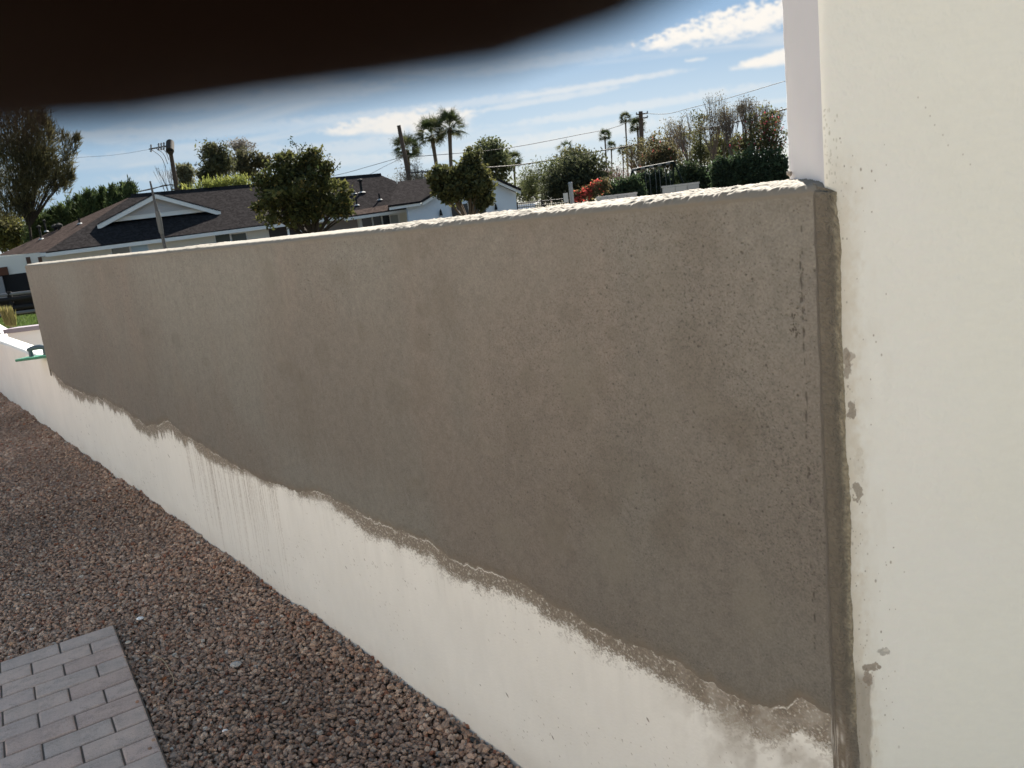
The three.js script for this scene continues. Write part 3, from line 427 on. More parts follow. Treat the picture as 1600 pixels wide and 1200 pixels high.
// lumps: ellipsoids {c, r (Vector3), clumps, leaves per clump, spread}; dir pulls the leaves' long axis; tone(r, height 0..1)
function foliage(lumps, o, r) {
  const b = leafBuf();
  for (const l of lumps) for (let k = 0; k < l.n; k++) {
    const d = sph(r), rad = Math.pow(r(), 0.42) * (r() < 0.16 ? 1.22 : 1), cc = V(l.c.x + d.x * l.r.x * rad, l.c.y + d.y * l.r.y * rad, l.c.z + d.z * l.r.z * rad), kt = 0.6 + 0.85 * r(), hue = r();
    const out = d.clone().multiplyScalar(0.6).add(o.pull ?? V(0, 0.2, 0));
    for (let m = 0; m < l.m; m++) {
      const sp = l.s * (0.7 + 0.6 * r()), c = V(cc.x + gs(r) * sp * (o.flat ?? 1), cc.y + gs(r) * sp * (o.tall ?? 0.8), cc.z + gs(r) * sp * (o.flat ?? 1));
      const a = sph(r).multiplyScalar(o.mess ?? 1).add(out).normalize(), w = sph(r).cross(a).normalize(), sz = o.size * (0.6 + 0.8 * r());
      const col = mul3(mix3(o.a, o.b, clamp(hue * 0.6 + r() * 0.5)), kt * (0.8 + 0.4 * r()));
      leaf(b, c, a.multiplyScalar(sz * 0.5), w.multiplyScalar(sz * 0.5 * (o.wide ?? 0.5)), r() < (o.rare ?? 0) ? o.c : col);
    }
  }
  return leafGeo(b);
}
const barkM = std(0.13, 0.1, 0.075, 0.95), greyBark = std(0.2, 0.18, 0.16, 0.95), darkBark = std(0.04, 0.032, 0.026, 0.95), LEAF = leafMat(0.4), DULL = leafMat(0.28);
const lumpPx = (px, py, rx, ry, D, n, m, s, k = 1) => ({ c: P(px, py, D), r: V(rx * D / FOCAL, ry * D / FOCAL, Math.min(rx, ry) * D / FOCAL * k), n, m, s });
const GY = -0.45;
function trunkAndLimbs(t, base, lumps, r0, mat, r, lean = 0) {
  const parts = [], fork = base.clone().lerp(lumps[0].c, 0.45); fork.x += lean;
  parts.push(limb([base, base.clone().lerp(fork, 0.5).add(V((r() - 0.5) * r0, 0, (r() - 0.5) * r0)), fork], [r0, r0 * 0.8, r0 * 0.65]));
  for (const l of lumps) for (let k = 0; k < (lumps.length > 2 ? 2 : 4); k++) { const e = l.c.clone().add(sph(r).multiply(l.r).multiplyScalar(0.7)), mid = fork.clone().lerp(e, 0.5).add(V(0, l.r.y * 0.15, 0)); parts.push(limb([fork.clone().addScaledVector(fork.clone().sub(base), -0.05), mid, e], [r0 * 0.5, r0 * 0.3, r0 * 0.1], 5)); }
  return part('trunk', merged(parts), mat, t);
}
function tree(name, label, cat, D, basePx, lumps, o, opt = {}) {
  const r = rng(opt.seed ?? 1), base = P(basePx, HY(basePx), D); base.y = opt.y ?? GY;
  const t = thing(name, label, cat, V(0, 0, 0), opt.group), ls = lumps.map((l) => lumpPx(l[0], l[1], l[2], l[3], D + (l[7] ?? 0), l[4], l[5], l[6]));
  trunkAndLimbs(t, base, ls, opt.trunk ?? 0.15, opt.bark ?? barkM, r);
  part('crown', foliage(ls, o, r), opt.mat ?? LEAF, t);
  if (opt.sprigs) {                                        // thin shoots that stand out of the crown
    const b = leafBuf();
    for (const [x0, y0, x1, y1] of opt.sprigs) { const a = P(x0, y0, D), e = P(x1, y1, D), m = a.clone().lerp(e, 0.5).add(V((r() - 0.5) * 0.15, 0, 0)); part('shoot', limb([a, m, e], [0.014, 0.01, 0.006], 4), darkBark, t); for (let k = 0; k < 16; k++) { const f = k / 15, p = a.clone().lerp(e, f).add(sph(r).multiplyScalar(0.1)); leaf(b, p, sph(r).multiplyScalar(0.05), sph(r).multiplyScalar(0.025), mul3(o.a, 0.8 + r())); } }
    part('shoot_leaves', leafGeo(b), LEAF, t);
  }
  return t;
}
function bareTree(name, label, D, basePx, topPx, topPy, spread, opt = {}) {     // a leafless or thinly leaved tree of fine twigs
  const r = rng(opt.seed ?? 3), base = P(basePx, HY(basePx), D); base.y = GY; const top = P(topPx, topPy, D), H = top.y - base.y, sticks = [], tips = [];
  const grow = (a, dir, len, rad, depth) => { const e = a.clone().addScaledVector(dir, len); sticks.push(bar(a, e, rad, rad * 0.65, 4)); if (depth === 0) { tips.push(e); return; } const n = depth > 2 ? 3 : 2 + (r() < 0.6 ? 1 : 0); for (let k = 0; k < n; k++) { const d = dir.clone().addScaledVector(sph(r), spread).add(V(0, opt.up ?? 0.25, 0)).normalize(); grow(e, d, len * (0.62 + 0.2 * r()), rad * 0.62, depth - 1); } };
  const n0 = opt.stems ?? 1; for (let k = 0; k < n0; k++) grow(base.clone().add(V((r() - 0.5) * 0.4 * n0, 0, 0)), top.clone().sub(base).normalize().addScaledVector(sph(r), 0.12 * n0).normalize(), H * (opt.first ?? 0.33), opt.rad ?? 0.11, opt.depth ?? 5);
  const t = thing(name, label, 'tree', V(0, 0, 0), opt.group); part('branches', merged(sticks), opt.mat ?? greyBark, t);
  if (opt.leaves) { const b = leafBuf(); for (const p of tips) for (let k = 0; k < opt.leaves; k++) leaf(b, p.clone().add(sph(r).multiplyScalar(opt.spray ?? 0.25)), sph(r).multiplyScalar(opt.size ?? 0.06), sph(r).multiplyScalar((opt.size ?? 0.06) * 0.5), mul3(opt.tone, 0.6 + 0.8 * r())); part('leaves', leafGeo(b), LEAF, t); }
  return t;
}
// fan palm: trunk, skirt of dead fronds, living fronds
const frondGeo = (() => { const b = leafBuf(), r = rng(4); for (let k = 0; k < 13; k++) { const a = (k / 12 - 0.5) * 2.0, L = 0.72 * (1 - 0.22 * Math.abs(a)) * (0.8 + 0.4 * r()), d = V(Math.sin(a), Math.cos(a), -0.16 * Math.abs(a)), c = V(0, 0.5, 0).addScaledVector(d, L * 0.5), w = V(Math.cos(a), -Math.sin(a), 0).multiplyScalar(0.027); leaf(b, c, d.clone().multiplyScalar(L * 0.5), w, [1, 1, 1]); const e = V(0, 0.5, 0).addScaledVector(d, L * 0.95); leaf(b, e.clone().add(V(0, -0.05, -0.07)), V(d.x * 0.08, d.y * 0.08 - 0.05, -0.08), w.clone().multiplyScalar(0.5), [0.9, 0.9, 0.85]); } leaf(b, V(0, 0.25, 0), V(0, 0.27, 0), V(0.022, 0, 0), [1.2, 1.1, 0.7]); return leafGeo(b); })();
const frondMats = [[0.04, 0.055, 0.022], [0.06, 0.075, 0.03], [0.03, 0.042, 0.02], [0.085, 0.09, 0.04]].map((c) => { const m = leafMat(0.25); m.color.setRGB(...c); return m; }), deadMat = (() => { const m = leafMat(0.1); m.color.setRGB(0.09, 0.065, 0.042); return m; })(), palmBark = std(0.14, 0.11, 0.085, 1);
function palm(label, D, px, py, baseX, size0, opt = {}) {      // crown centre in the photograph, foot below baseX
  const r = rng(opt.seed ?? 7), foot = P(baseX, HY(baseX), D); foot.y = GY; const size = size0 * 0.94, head = P(px, py, D), k = size * D / FOCAL, rt = opt.trunk ?? k * 0.115, t = thing('fan_palm', label, 'palm tree', V(0, 0, 0), opt.group);
  const up = V(0, 1, 0), ax = head.clone().sub(foot), m1 = foot.clone().addScaledVector(ax, 0.4).add(V((px - baseX) * -0.004, 0, 0)), m2 = foot.clone().addScaledVector(ax, 0.75).add(V((px - baseX) * -0.003, 0, 0));
  part('trunk', limb([foot, m1, m2, head.clone().addScaledVector(up, -k * 0.1)], [rt * 1.25, rt, rt * 0.95, rt * 0.95, rt * 1.1], 8), palmBark, t);
  const crown = (n, el0, el1, mats, name, scale, fold) => { const list = []; for (let i = 0; i < n; i++) { const el = lerp(el0, el1, (i + r()) / n), az = i * 2.4 + r() * 0.5, d = V(Math.cos(az) * Math.cos(el), Math.sin(el), Math.sin(az) * Math.cos(el)), face = V(-Math.cos(az) * Math.sin(el), Math.cos(el), -Math.sin(az) * Math.sin(el)).addScaledVector(sph(r), 0.8), x = d.clone().cross(face).normalize(), z = x.clone().cross(d).normalize(), s = k * scale * (0.85 + 0.3 * r()), m = new THREE.Matrix4().makeBasis(x.multiplyScalar(s * fold), d.multiplyScalar(s), z.multiplyScalar(s)).setPosition(head); list.push([m, mats[Math.floor(r() * mats.length)]]); }
    if (opt.far) { const gs2 = list.map(([m, mt]) => { const g = frondGeo.clone().applyMatrix4(m), c = g.attributes.color; for (let i = 0; i < c.count; i++) c.setXYZ(i, c.getX(i) * mt.color.r, c.getY(i) * mt.color.g, c.getZ(i) * mt.color.b); return g; }); part(name === 'frond' ? 'crown' : 'dead_skirt', mergeGeometries(gs2), LEAF, t); }
    else for (const [m, mt] of list) { const f = part(name, frondGeo, mt, t); f.applyMatrix4(m); } };
  crown(opt.n ?? 44, -0.75, 1.3, frondMats, 'frond', 0.95, 1); crown(opt.dead ?? 9, -1.35, -0.95, [deadMat], 'dead_frond', 0.5, 0.5);
  return t;
}

// citrus and other broad crowns by the house
const citrus = { size: 0.16, a: [0.03, 0.041, 0.014], b: [0.1, 0.098, 0.034], wide: 0.55, c: [0.2, 0.15, 0.05], rare: 0.03 };
tree('round_citrus_tree', 'large round dark citrus tree in front of the long house', 'tree', 30, 492, [[468, 292, 54, 44, 78, 48, 0.24], [424, 300, 32, 28, 28, 36, 0.22], [520, 312, 32, 27, 30, 36, 0.22], [476, 258, 34, 18, 30, 42, 0.22], [466, 328, 50, 20, 56, 50, 0.22], [508, 268, 18, 12, 9, 34, 0.2], [406, 286, 12, 14, 9, 34, 0.18], [440, 258, 14, 14, 9, 34, 0.18], [540, 300, 9, 14, 7, 32, 0.16], [535, 332, 12, 14, 9, 32, 0.18], [455, 240, 10, 10, 5, 30, 0.16], [490, 238, 12, 8, 5, 28, 0.16], [405, 325, 10, 10, 6, 30, 0.18]], citrus,
  { seed: 12, trunk: 0.12, bark: darkBark, sprigs: [[466, 245, 453, 214], [453, 224, 468, 230], [470, 240, 478, 222], [490, 245, 487, 224], [500, 250, 503, 232], [448, 250, 446, 232], [520, 270, 533, 252], [478, 242, 470, 232], [512, 262, 515, 243]] });
tree('bushy_citrus_tree', 'smaller bushy tree in front of the gabled wing', 'tree', 33, 735, [[722, 287, 38, 28, 84, 60, 0.22], [696, 276, 24, 16, 40, 50, 0.18], [752, 292, 24, 24, 46, 50, 0.2], [738, 258, 20, 22, 36, 44, 0.18], [697, 303, 16, 14, 20, 44, 0.16], [757, 314, 12, 12, 16, 40, 0.14], [735, 250, 10, 14, 10, 36, 0.14], [680, 285, 10, 10, 10, 36, 0.13]], { ...citrus, a: [0.032, 0.042, 0.016], b: [0.11, 0.105, 0.04], rare: 0 },
  { seed: 15, trunk: 0.11, bark: barkM, sprigs: [[748, 250, 752, 232], [738, 245, 735, 238], [690, 270, 680, 262]] });
tree('rounded_ash_tree', 'tall rounded pale green tree rising behind the gabled wing', 'tree', 75, 765, [[763, 240, 22, 22, 80, 34, 0.55], [778, 255, 20, 20, 46, 30, 0.5], [750, 262, 16, 18, 34, 30, 0.5], [770, 285, 24, 20, 40, 30, 0.5]], { size: 0.3, a: [0.055, 0.07, 0.03], b: [0.12, 0.13, 0.065] }, { seed: 18, trunk: 0.22 });
// the blurred pine at the far left and its neighbours behind the roof
{
  const b = [], L = [[30, 210, 52, 40, 60, 46, 0.5], [62, 225, 34, 26, 40, 44, 0.42], [25, 260, 50, 40, 70, 46, 0.5], [70, 268, 34, 18, 40, 42, 0.4], [15, 310, 40, 28, 60, 42, 0.5], [50, 300, 22, 16, 24, 40, 0.36], [10, 160, 56, 42, 60, 46, 0.5], [60, 195, 16, 18, 16, 44, 0.3], [76, 195, 7, 20, 14, 44, 0.24], [106, 235, 9, 24, 16, 44, 0.24], [118, 216, 4, 12, 7, 40, 0.16], [100, 268, 14, 14, 14, 42, 0.26], [112, 272, 8, 9, 8, 40, 0.2], [95, 288, 16, 9, 14, 40, 0.22], [30, 110, 50, 50, 60, 46, 0.5], [10, 50, 40, 60, 50, 46, 0.5], [34, 322, 22, 12, 26, 40, 0.4], [60, 282, 30, 16, 30, 42, 0.4], [40, 245, 46, 30, 60, 46, 0.5]];
  L.forEach((l) => { l[5] = Math.round(l[5] * 0.62); });
  tree('pine_tree', 'big drooping pine at the edge of the view with upturned bough tips', 'tree', 52, 46, L, { size: 0.5, wide: 0.09, mess: 0.6, pull: V(0.25, 0.8, 0), a: [0.045, 0.045, 0.022], b: [0.12, 0.108, 0.052], tall: 1.5, flat: 0.8 }, { seed: 22, trunk: 0.1, bark: darkBark, mat: DULL });
}
tree('yellow_green_tree', 'yellow green bushy tree below the pine at the roof edge', 'tree', 56, 12, [[10, 360, 30, 22, 90, 34, 0.5], [22, 378, 20, 16, 40, 30, 0.45], [-18, 366, 26, 26, 40, 30, 0.5]], { size: 0.26, a: [0.075, 0.085, 0.025], b: [0.17, 0.16, 0.05] }, { seed: 25 });
{
  const tops = [[205, 297, 8, 16], [196, 296, 8, 14], [178, 302, 8, 15], [163, 304, 9, 18], [150, 310, 9, 16], [138, 312, 9, 18], [124, 318, 10, 18], [110, 324, 10, 17], [96, 330, 10, 16], [84, 336, 10, 16], [72, 340, 10, 16], [60, 348, 10, 14], [190, 310, 10, 14], [52, 352, 8, 16]];
  tops.sort((p, q) => q[0] - p[0]); const nth = ['first', 'second', 'third', 'fourth', 'fifth', 'sixth', 'seventh', 'eighth', 'ninth', 'tenth', 'eleventh', 'twelfth', 'thirteenth', 'last'];
  tops.forEach(([x, y, rx, ry], i) => { tree('cypress_shrub', 'pointed conifer behind the long roof, ' + nth[i] + ' of the row counted from the gable', 'tree', 54 + (i % 3), x, [[x, y + 8, rx, ry * 0.8, 34, 30, 0.28], [x, y - 4, rx * 0.5, ry * 0.7, 14, 30, 0.2], [x + 1, y + 24, rx * 1.2, ry, 34, 26, 0.36]], { size: 0.22, wide: 0.3, pull: V(0, 0.8, 0), mess: 0.6, a: [0.035, 0.055, 0.022], b: [0.09, 0.12, 0.045] }, { seed: 30 + i, group: 'conifers in a row behind the long roof', trunk: 0.08, mat: DULL }); });
}
tree('slender_poplar', 'small upright pale green tree beside the left utility pole', 'tree', 62, 290, [[286, 272, 8, 16, 30, 34, 0.26], [297, 270, 6, 15, 20, 32, 0.22], [290, 292, 11, 12, 26, 32, 0.3]], { size: 0.24, wide: 0.35, pull: V(0, 0.7, 0), a: [0.1, 0.105, 0.06], b: [0.17, 0.17, 0.1] }, { seed: 50, trunk: 0.08 });
bareTree('leafless_sapling', 'thin leafless grey sapling left of the leaning utility pole', 60, 289, 279, 272, 0.2, { seed: 51, rad: 0.05, depth: 4, stems: 1, first: 0.38, up: 0.1, mat: std(0.12, 0.11, 0.1, 0.95) });
tree('eucalyptus_tree', 'dark open eucalyptus nearest the utility pole behind the roof', 'tree', 74, 330, [[335, 268, 22, 18, 44, 34, 0.55], [328, 240, 12, 14, 24, 34, 0.45], [345, 240, 10, 12, 18, 32, 0.42], [352, 255, 16, 14, 26, 32, 0.45], [322, 278, 12, 8, 14, 30, 0.4]], { size: 0.34, wide: 0.35, a: [0.04, 0.048, 0.022], b: [0.1, 0.1, 0.05] }, { seed: 53, trunk: 0.2, bark: darkBark });
tree('eucalyptus_tree', 'tallest feathery eucalyptus with greyish top behind the roof', 'tree', 78, 382, [[376, 262, 16, 18, 32, 34, 0.5], [384, 248, 14, 12, 22, 32, 0.48], [402, 252, 16, 10, 22, 32, 0.42], [412, 250, 10, 12, 16, 30, 0.4], [395, 272, 14, 10, 14, 28, 0.45]], { size: 0.34, wide: 0.35, a: [0.045, 0.05, 0.024], b: [0.11, 0.1, 0.055] }, { seed: 54, trunk: 0.18, bark: greyBark });
tree('grey_top_tree', 'wispy grey topped tree peeping over the eucalyptus', 'tree', 84, 374, [[368, 228, 13, 9, 16, 30, 0.42], [386, 228, 12, 9, 14, 30, 0.42]], { size: 0.28, wide: 0.3, a: [0.15, 0.14, 0.125], b: [0.22, 0.2, 0.18] }, { seed: 55, trunk: 0.14, bark: greyBark });
tree('bright_oleander', 'bright yellow green oleander bush along the ridge of the roof', 'shrub', 57, 350, [[318, 292, 26, 9, 40, 30, 0.3], [350, 287, 26, 10, 46, 30, 0.3], [378, 284, 18, 9, 30, 30, 0.3]], { size: 0.2, wide: 0.25, pull: V(0, 0.9, 0), mess: 0.5, a: [0.12, 0.15, 0.035], b: [0.24, 0.25, 0.07] }, { seed: 56, trunk: 0.05 });

// palms
palm('leftmost fan palm, half hidden by the tall bare pole', 72, 636, 232, 642, 24, { seed: 61, group: '' });
palm('fan palm with a bent trunk, middle one of the three left palms', 69, 674, 209, 691, 27, { seed: 62 });
palm('tallest fan palm of the left three with a straight trunk', 68, 702, 197, 704, 27, { seed: 63 });
palm('short palm just right of the rounded pale green tree', 105, 785, 252, 785, 16, { seed: 64, far: true });
palm('short palm standing alone between the gabled wing and the shrubs', 108, 803, 250, 804, 15, { seed: 65, far: true });
palm('palm poking out above the domed tree', 95, 883, 232, 883, 14, { seed: 66, far: true, dead: 3, n: 18 });
palm('upper palm of the slim pair left of the right utility pole', 110, 945, 212, 949, 11, { seed: 67, far: true });
palm('lower palm of the slim pair left of the right utility pole', 112, 955, 229, 956, 9, { seed: 68, far: true });
palm('tall thin palm close to the left of the right utility pole', 96, 977, 185, 981, 11, { seed: 69, far: true });
palm('palm crown directly behind the right utility pole', 100, 996, 196, 999, 14, { seed: 70, far: true });
palm('small distant palm below the cable, beside the tall thin palm', 120, 973, 235, 974, 9, { seed: 71, far: true });
palm('small distant palm below the cable, beside the right utility pole', 118, 986, 236, 986, 9, { seed: 72, far: true });
palm('small palm with a shaggy head behind the tall bush with flowers', 105, 1160, 172, 1161, 8, { seed: 73, far: true, dead: 14 });
palm('distant palm over the olive shrubs, left of two', 120, 1121, 205, 1121, 8, { seed: 74, far: true });
palm('distant palm over the olive shrubs, right of two', 120, 1134, 206, 1134, 8, { seed: 75, far: true });

// the far right of the view
bareTree('bare_twig_tree', 'sparse leafless tree of fine twigs behind the palms', 66, 650, 645, 262, 0.42, { seed: 81, rad: 0.07, depth: 5, stems: 4, first: 0.3, leaves: 3, size: 0.07, spray: 0.4, tone: [0.09, 0.085, 0.06] });
bareTree('bare_twig_tree', 'feathery leafless tree just right of the gabled wing', 62, 832, 828, 280, 0.42, { seed: 82, rad: 0.08, depth: 5, stems: 3, first: 0.3, leaves: 3, size: 0.08, spray: 0.4, tone: [0.1, 0.11, 0.06] });
tree('acacia_tree', 'feathery green acacia left of the big dark shrub', 'tree', 56, 850, [[835, 285, 26, 22, 60, 30, 0.45], [858, 268, 26, 18, 50, 28, 0.45], [825, 304, 26, 14, 44, 28, 0.42], [872, 290, 26, 22, 50, 28, 0.45]], { size: 0.2, wide: 0.25, a: [0.06, 0.075, 0.03], b: [0.14, 0.15, 0.065] }, { seed: 83, trunk: 0.12, bark: darkBark });
tree('domed_tree', 'domed yellowish tree crown behind the big dark shrub', 'tree', 88, 897, [[897, 250, 24, 16, 60, 32, 0.55], [897, 262, 30, 16, 40, 30, 0.55]], { size: 0.28, a: [0.07, 0.075, 0.035], b: [0.14, 0.13, 0.06] }, { seed: 84, trunk: 0.2 });
tree('big_dark_shrub', 'big dark rounded shrub above the red flowers', 'shrub', 50, 905, [[895, 275, 40, 32, 120, 34, 0.45], [925, 270, 26, 30, 60, 34, 0.42], [905, 300, 46, 18, 60, 32, 0.42], [862, 300, 20, 18, 26, 30, 0.4]], { size: 0.2, a: [0.028, 0.036, 0.018], b: [0.07, 0.075, 0.04] }, { seed: 85, trunk: 0.12, bark: darkBark });
bareTree('winter_tree', 'pinkish bare tree between the slim palms and the hedge', 70, 960, 960, 262, 0.4, { seed: 86, rad: 0.09, depth: 5, stems: 3, first: 0.3, mat: std(0.26, 0.19, 0.17, 0.95), leaves: 2, size: 0.07, spray: 0.35, tone: [0.16, 0.11, 0.09] });
bareTree('winter_tree', 'rust coloured bare tree right beside the right utility pole', 58, 1030, 1030, 228, 0.4, { seed: 87, rad: 0.12, depth: 5, stems: 3, first: 0.32, mat: std(0.17, 0.12, 0.1, 0.95), leaves: 4, size: 0.08, spray: 0.4, tone: [0.12, 0.11, 0.05] });
tree('russet_shrub', 'russet brown leafy shrub behind the swing set', 'shrub', 53, 1040, [[1032, 240, 24, 16, 36, 26, 0.42], [1054, 243, 18, 14, 20, 26, 0.4], [1030, 254, 28, 12, 36, 28, 0.4], [1024, 220, 12, 12, 8, 20, 0.34]], { size: 0.19, a: [0.06, 0.056, 0.03], b: [0.13, 0.115, 0.06], c: [0.45, 0.12, 0.1], rare: 0.015 }, { seed: 88, trunk: 0.1, bark: darkBark });
tree('tall_slim_tree', 'tall slim tree with an open top over the hedge', 'tree', 50, 1096, [[1094, 225, 18, 24, 40, 28, 0.4], [1092, 190, 10, 16, 12, 24, 0.34], [1098, 255, 26, 22, 60, 30, 0.42]], { size: 0.18, wide: 0.35, a: [0.05, 0.06, 0.028], b: [0.12, 0.12, 0.055] }, { seed: 89, trunk: 0.1, bark: darkBark, sprigs: [[1092, 195, 1089, 168], [1095, 200, 1104, 178], [1090, 205, 1080, 180]] });
tree('olive_shrub', 'yellow olive shrub between the slim tree and the flowering bush', 'shrub', 54, 1125, [[1125, 228, 20, 14, 44, 30, 0.38], [1140, 235, 16, 12, 24, 28, 0.36], [1115, 240, 18, 12, 26, 28, 0.36]], { size: 0.18, a: [0.09, 0.09, 0.03], b: [0.18, 0.165, 0.06] }, { seed: 90, trunk: 0.08 });
tree('bougainvillea_bush', 'tall tangled bush with crimson flowers beside the tall wall', 'shrub', 44, 1185, [[1185, 212, 26, 26, 56, 24, 0.34], [1165, 228, 20, 16, 34, 24, 0.32], [1200, 185, 16, 22, 16, 18, 0.3], [1205, 225, 20, 20, 44, 26, 0.34], [1150, 218, 8, 12, 8, 20, 0.24], [1170, 190, 10, 14, 8, 16, 0.24]], { size: 0.15, a: [0.055, 0.06, 0.026], b: [0.135, 0.13, 0.055], c: [0.5, 0.09, 0.12], rare: 0.06 }, { seed: 91, trunk: 0.09, bark: darkBark });
bareTree('bare_shoots_tree', 'bare upright shoots rising from the flowering bush', 45, 1180, 1178, 190, 0.3, { seed: 92, rad: 0.07, depth: 5, stems: 4, first: 0.36, up: 0.4, leaves: 2, size: 0.05, spray: 0.2, mat: std(0.14, 0.11, 0.09, 0.95), tone: [0.1, 0.085, 0.05] });
bareTree('bare_shoots_tree', 'cluster of bare grey shoots over the slim tree', 49, 1125, 1128, 188, 0.32, { seed: 93, rad: 0.06, depth: 5, stems: 4, first: 0.36, up: 0.35, leaves: 2, size: 0.05, spray: 0.25, mat: std(0.15, 0.12, 0.1, 0.95), tone: [0.12, 0.1, 0.05] });
bareTree('winter_tree', 'rust tinged bare tree between the swing set and the slim tree', 60, 1062, 1066, 205, 0.38, { seed: 94, rad: 0.09, depth: 5, stems: 3, first: 0.33, mat: std(0.2, 0.14, 0.12, 0.95), leaves: 3, size: 0.07, spray: 0.4, tone: [0.13, 0.115, 0.055] });

// clipped hedges
function hedge(label, D, pts, bottom, seed, tone) {           // pts: top line in the photograph, from left to right
  const r = rng(seed), t = thing('clipped_hedge', label, 'hedge'), lumps = []; for (let i = 0; i < pts.length - 1; i++) { const n = Math.max(2, Math.round((pts[i + 1][0] - pts[i][0]) / 9)); for (let k = 0; k < n; k++) { const f = (k + 0.5) / n, x = lerp(pts[i][0], pts[i + 1][0], f), y = lerp(pts[i][1], pts[i + 1][1], f); lumps.push(lumpPx(x, (y + bottom) / 2 + 3, 8, (bottom - y) / 2, D, 46, 30, 0.22, 1.2)); } }
  part('foliage', foliage(lumps, { size: 0.15, a: mul3(tone, 0.6), b: mul3(tone, 1.5), wide: 0.6, tall: 1 }, r), LEAF, t); const st = []; for (const l of lumps) if (r() < 0.5) st.push(bar(V(l.c.x, GY, l.c.z), l.c, 0.05, 0.02, 5)); part('stems', merged(st), darkBark, t);
}
hedge('sloping green hedge behind the low block wall and the red flowers', 44, [[945, 292], [962, 283], [985, 276], [1000, 274]], 318, 101, [0.045, 0.065, 0.03]);
hedge('dark hedge directly behind the swing set', 50, [[998, 272], [1030, 264], [1060, 262]], 312, 102, [0.035, 0.05, 0.028]);
hedge('thick dark green hedge next to the tall wall', 42, [[1116, 247], [1135, 239], [1170, 235], [1200, 236], [1228, 238]], 300, 103, [0.04, 0.06, 0.03]);
hedge('loose light green hedge between the swing set and the thick hedge', 47, [[1060, 258], [1080, 252], [1100, 262], [1116, 262]], 305, 104, [0.055, 0.075, 0.035]);
{
  const r = rng(120), t = thing('red_flower_bush', 'low sprawling bush covered with bright red flowers', 'flowers'), ls = [[903, 306, 9, 6, 26, 30, 0.16], [918, 300, 12, 7, 34, 30, 0.18], [932, 293, 11, 8, 34, 30, 0.18], [944, 288, 9, 8, 20, 28, 0.16]].map((l) => lumpPx(l[0], l[1], l[2], l[3], 38, l[4], l[5], l[6]));
  part('leaves', foliage(ls.map((l) => ({ ...l, n: l.n * 0.7 | 0 })), { size: 0.12, a: [0.06, 0.07, 0.03], b: [0.14, 0.1, 0.05] }, r), LEAF, t);
  part('blossoms', foliage(ls.slice(0, 3).map((l) => ({ ...l, n: l.n * 0.3 | 0 })), { size: 0.1, wide: 0.9, a: [0.42, 0.05, 0.05], b: [0.6, 0.14, 0.1] }, r), LEAF, t);
  part('stems', merged(ls.map((l) => bar(V(l.c.x, GY, l.c.z), l.c, 0.03, 0.015, 5))), darkBark, t);
}

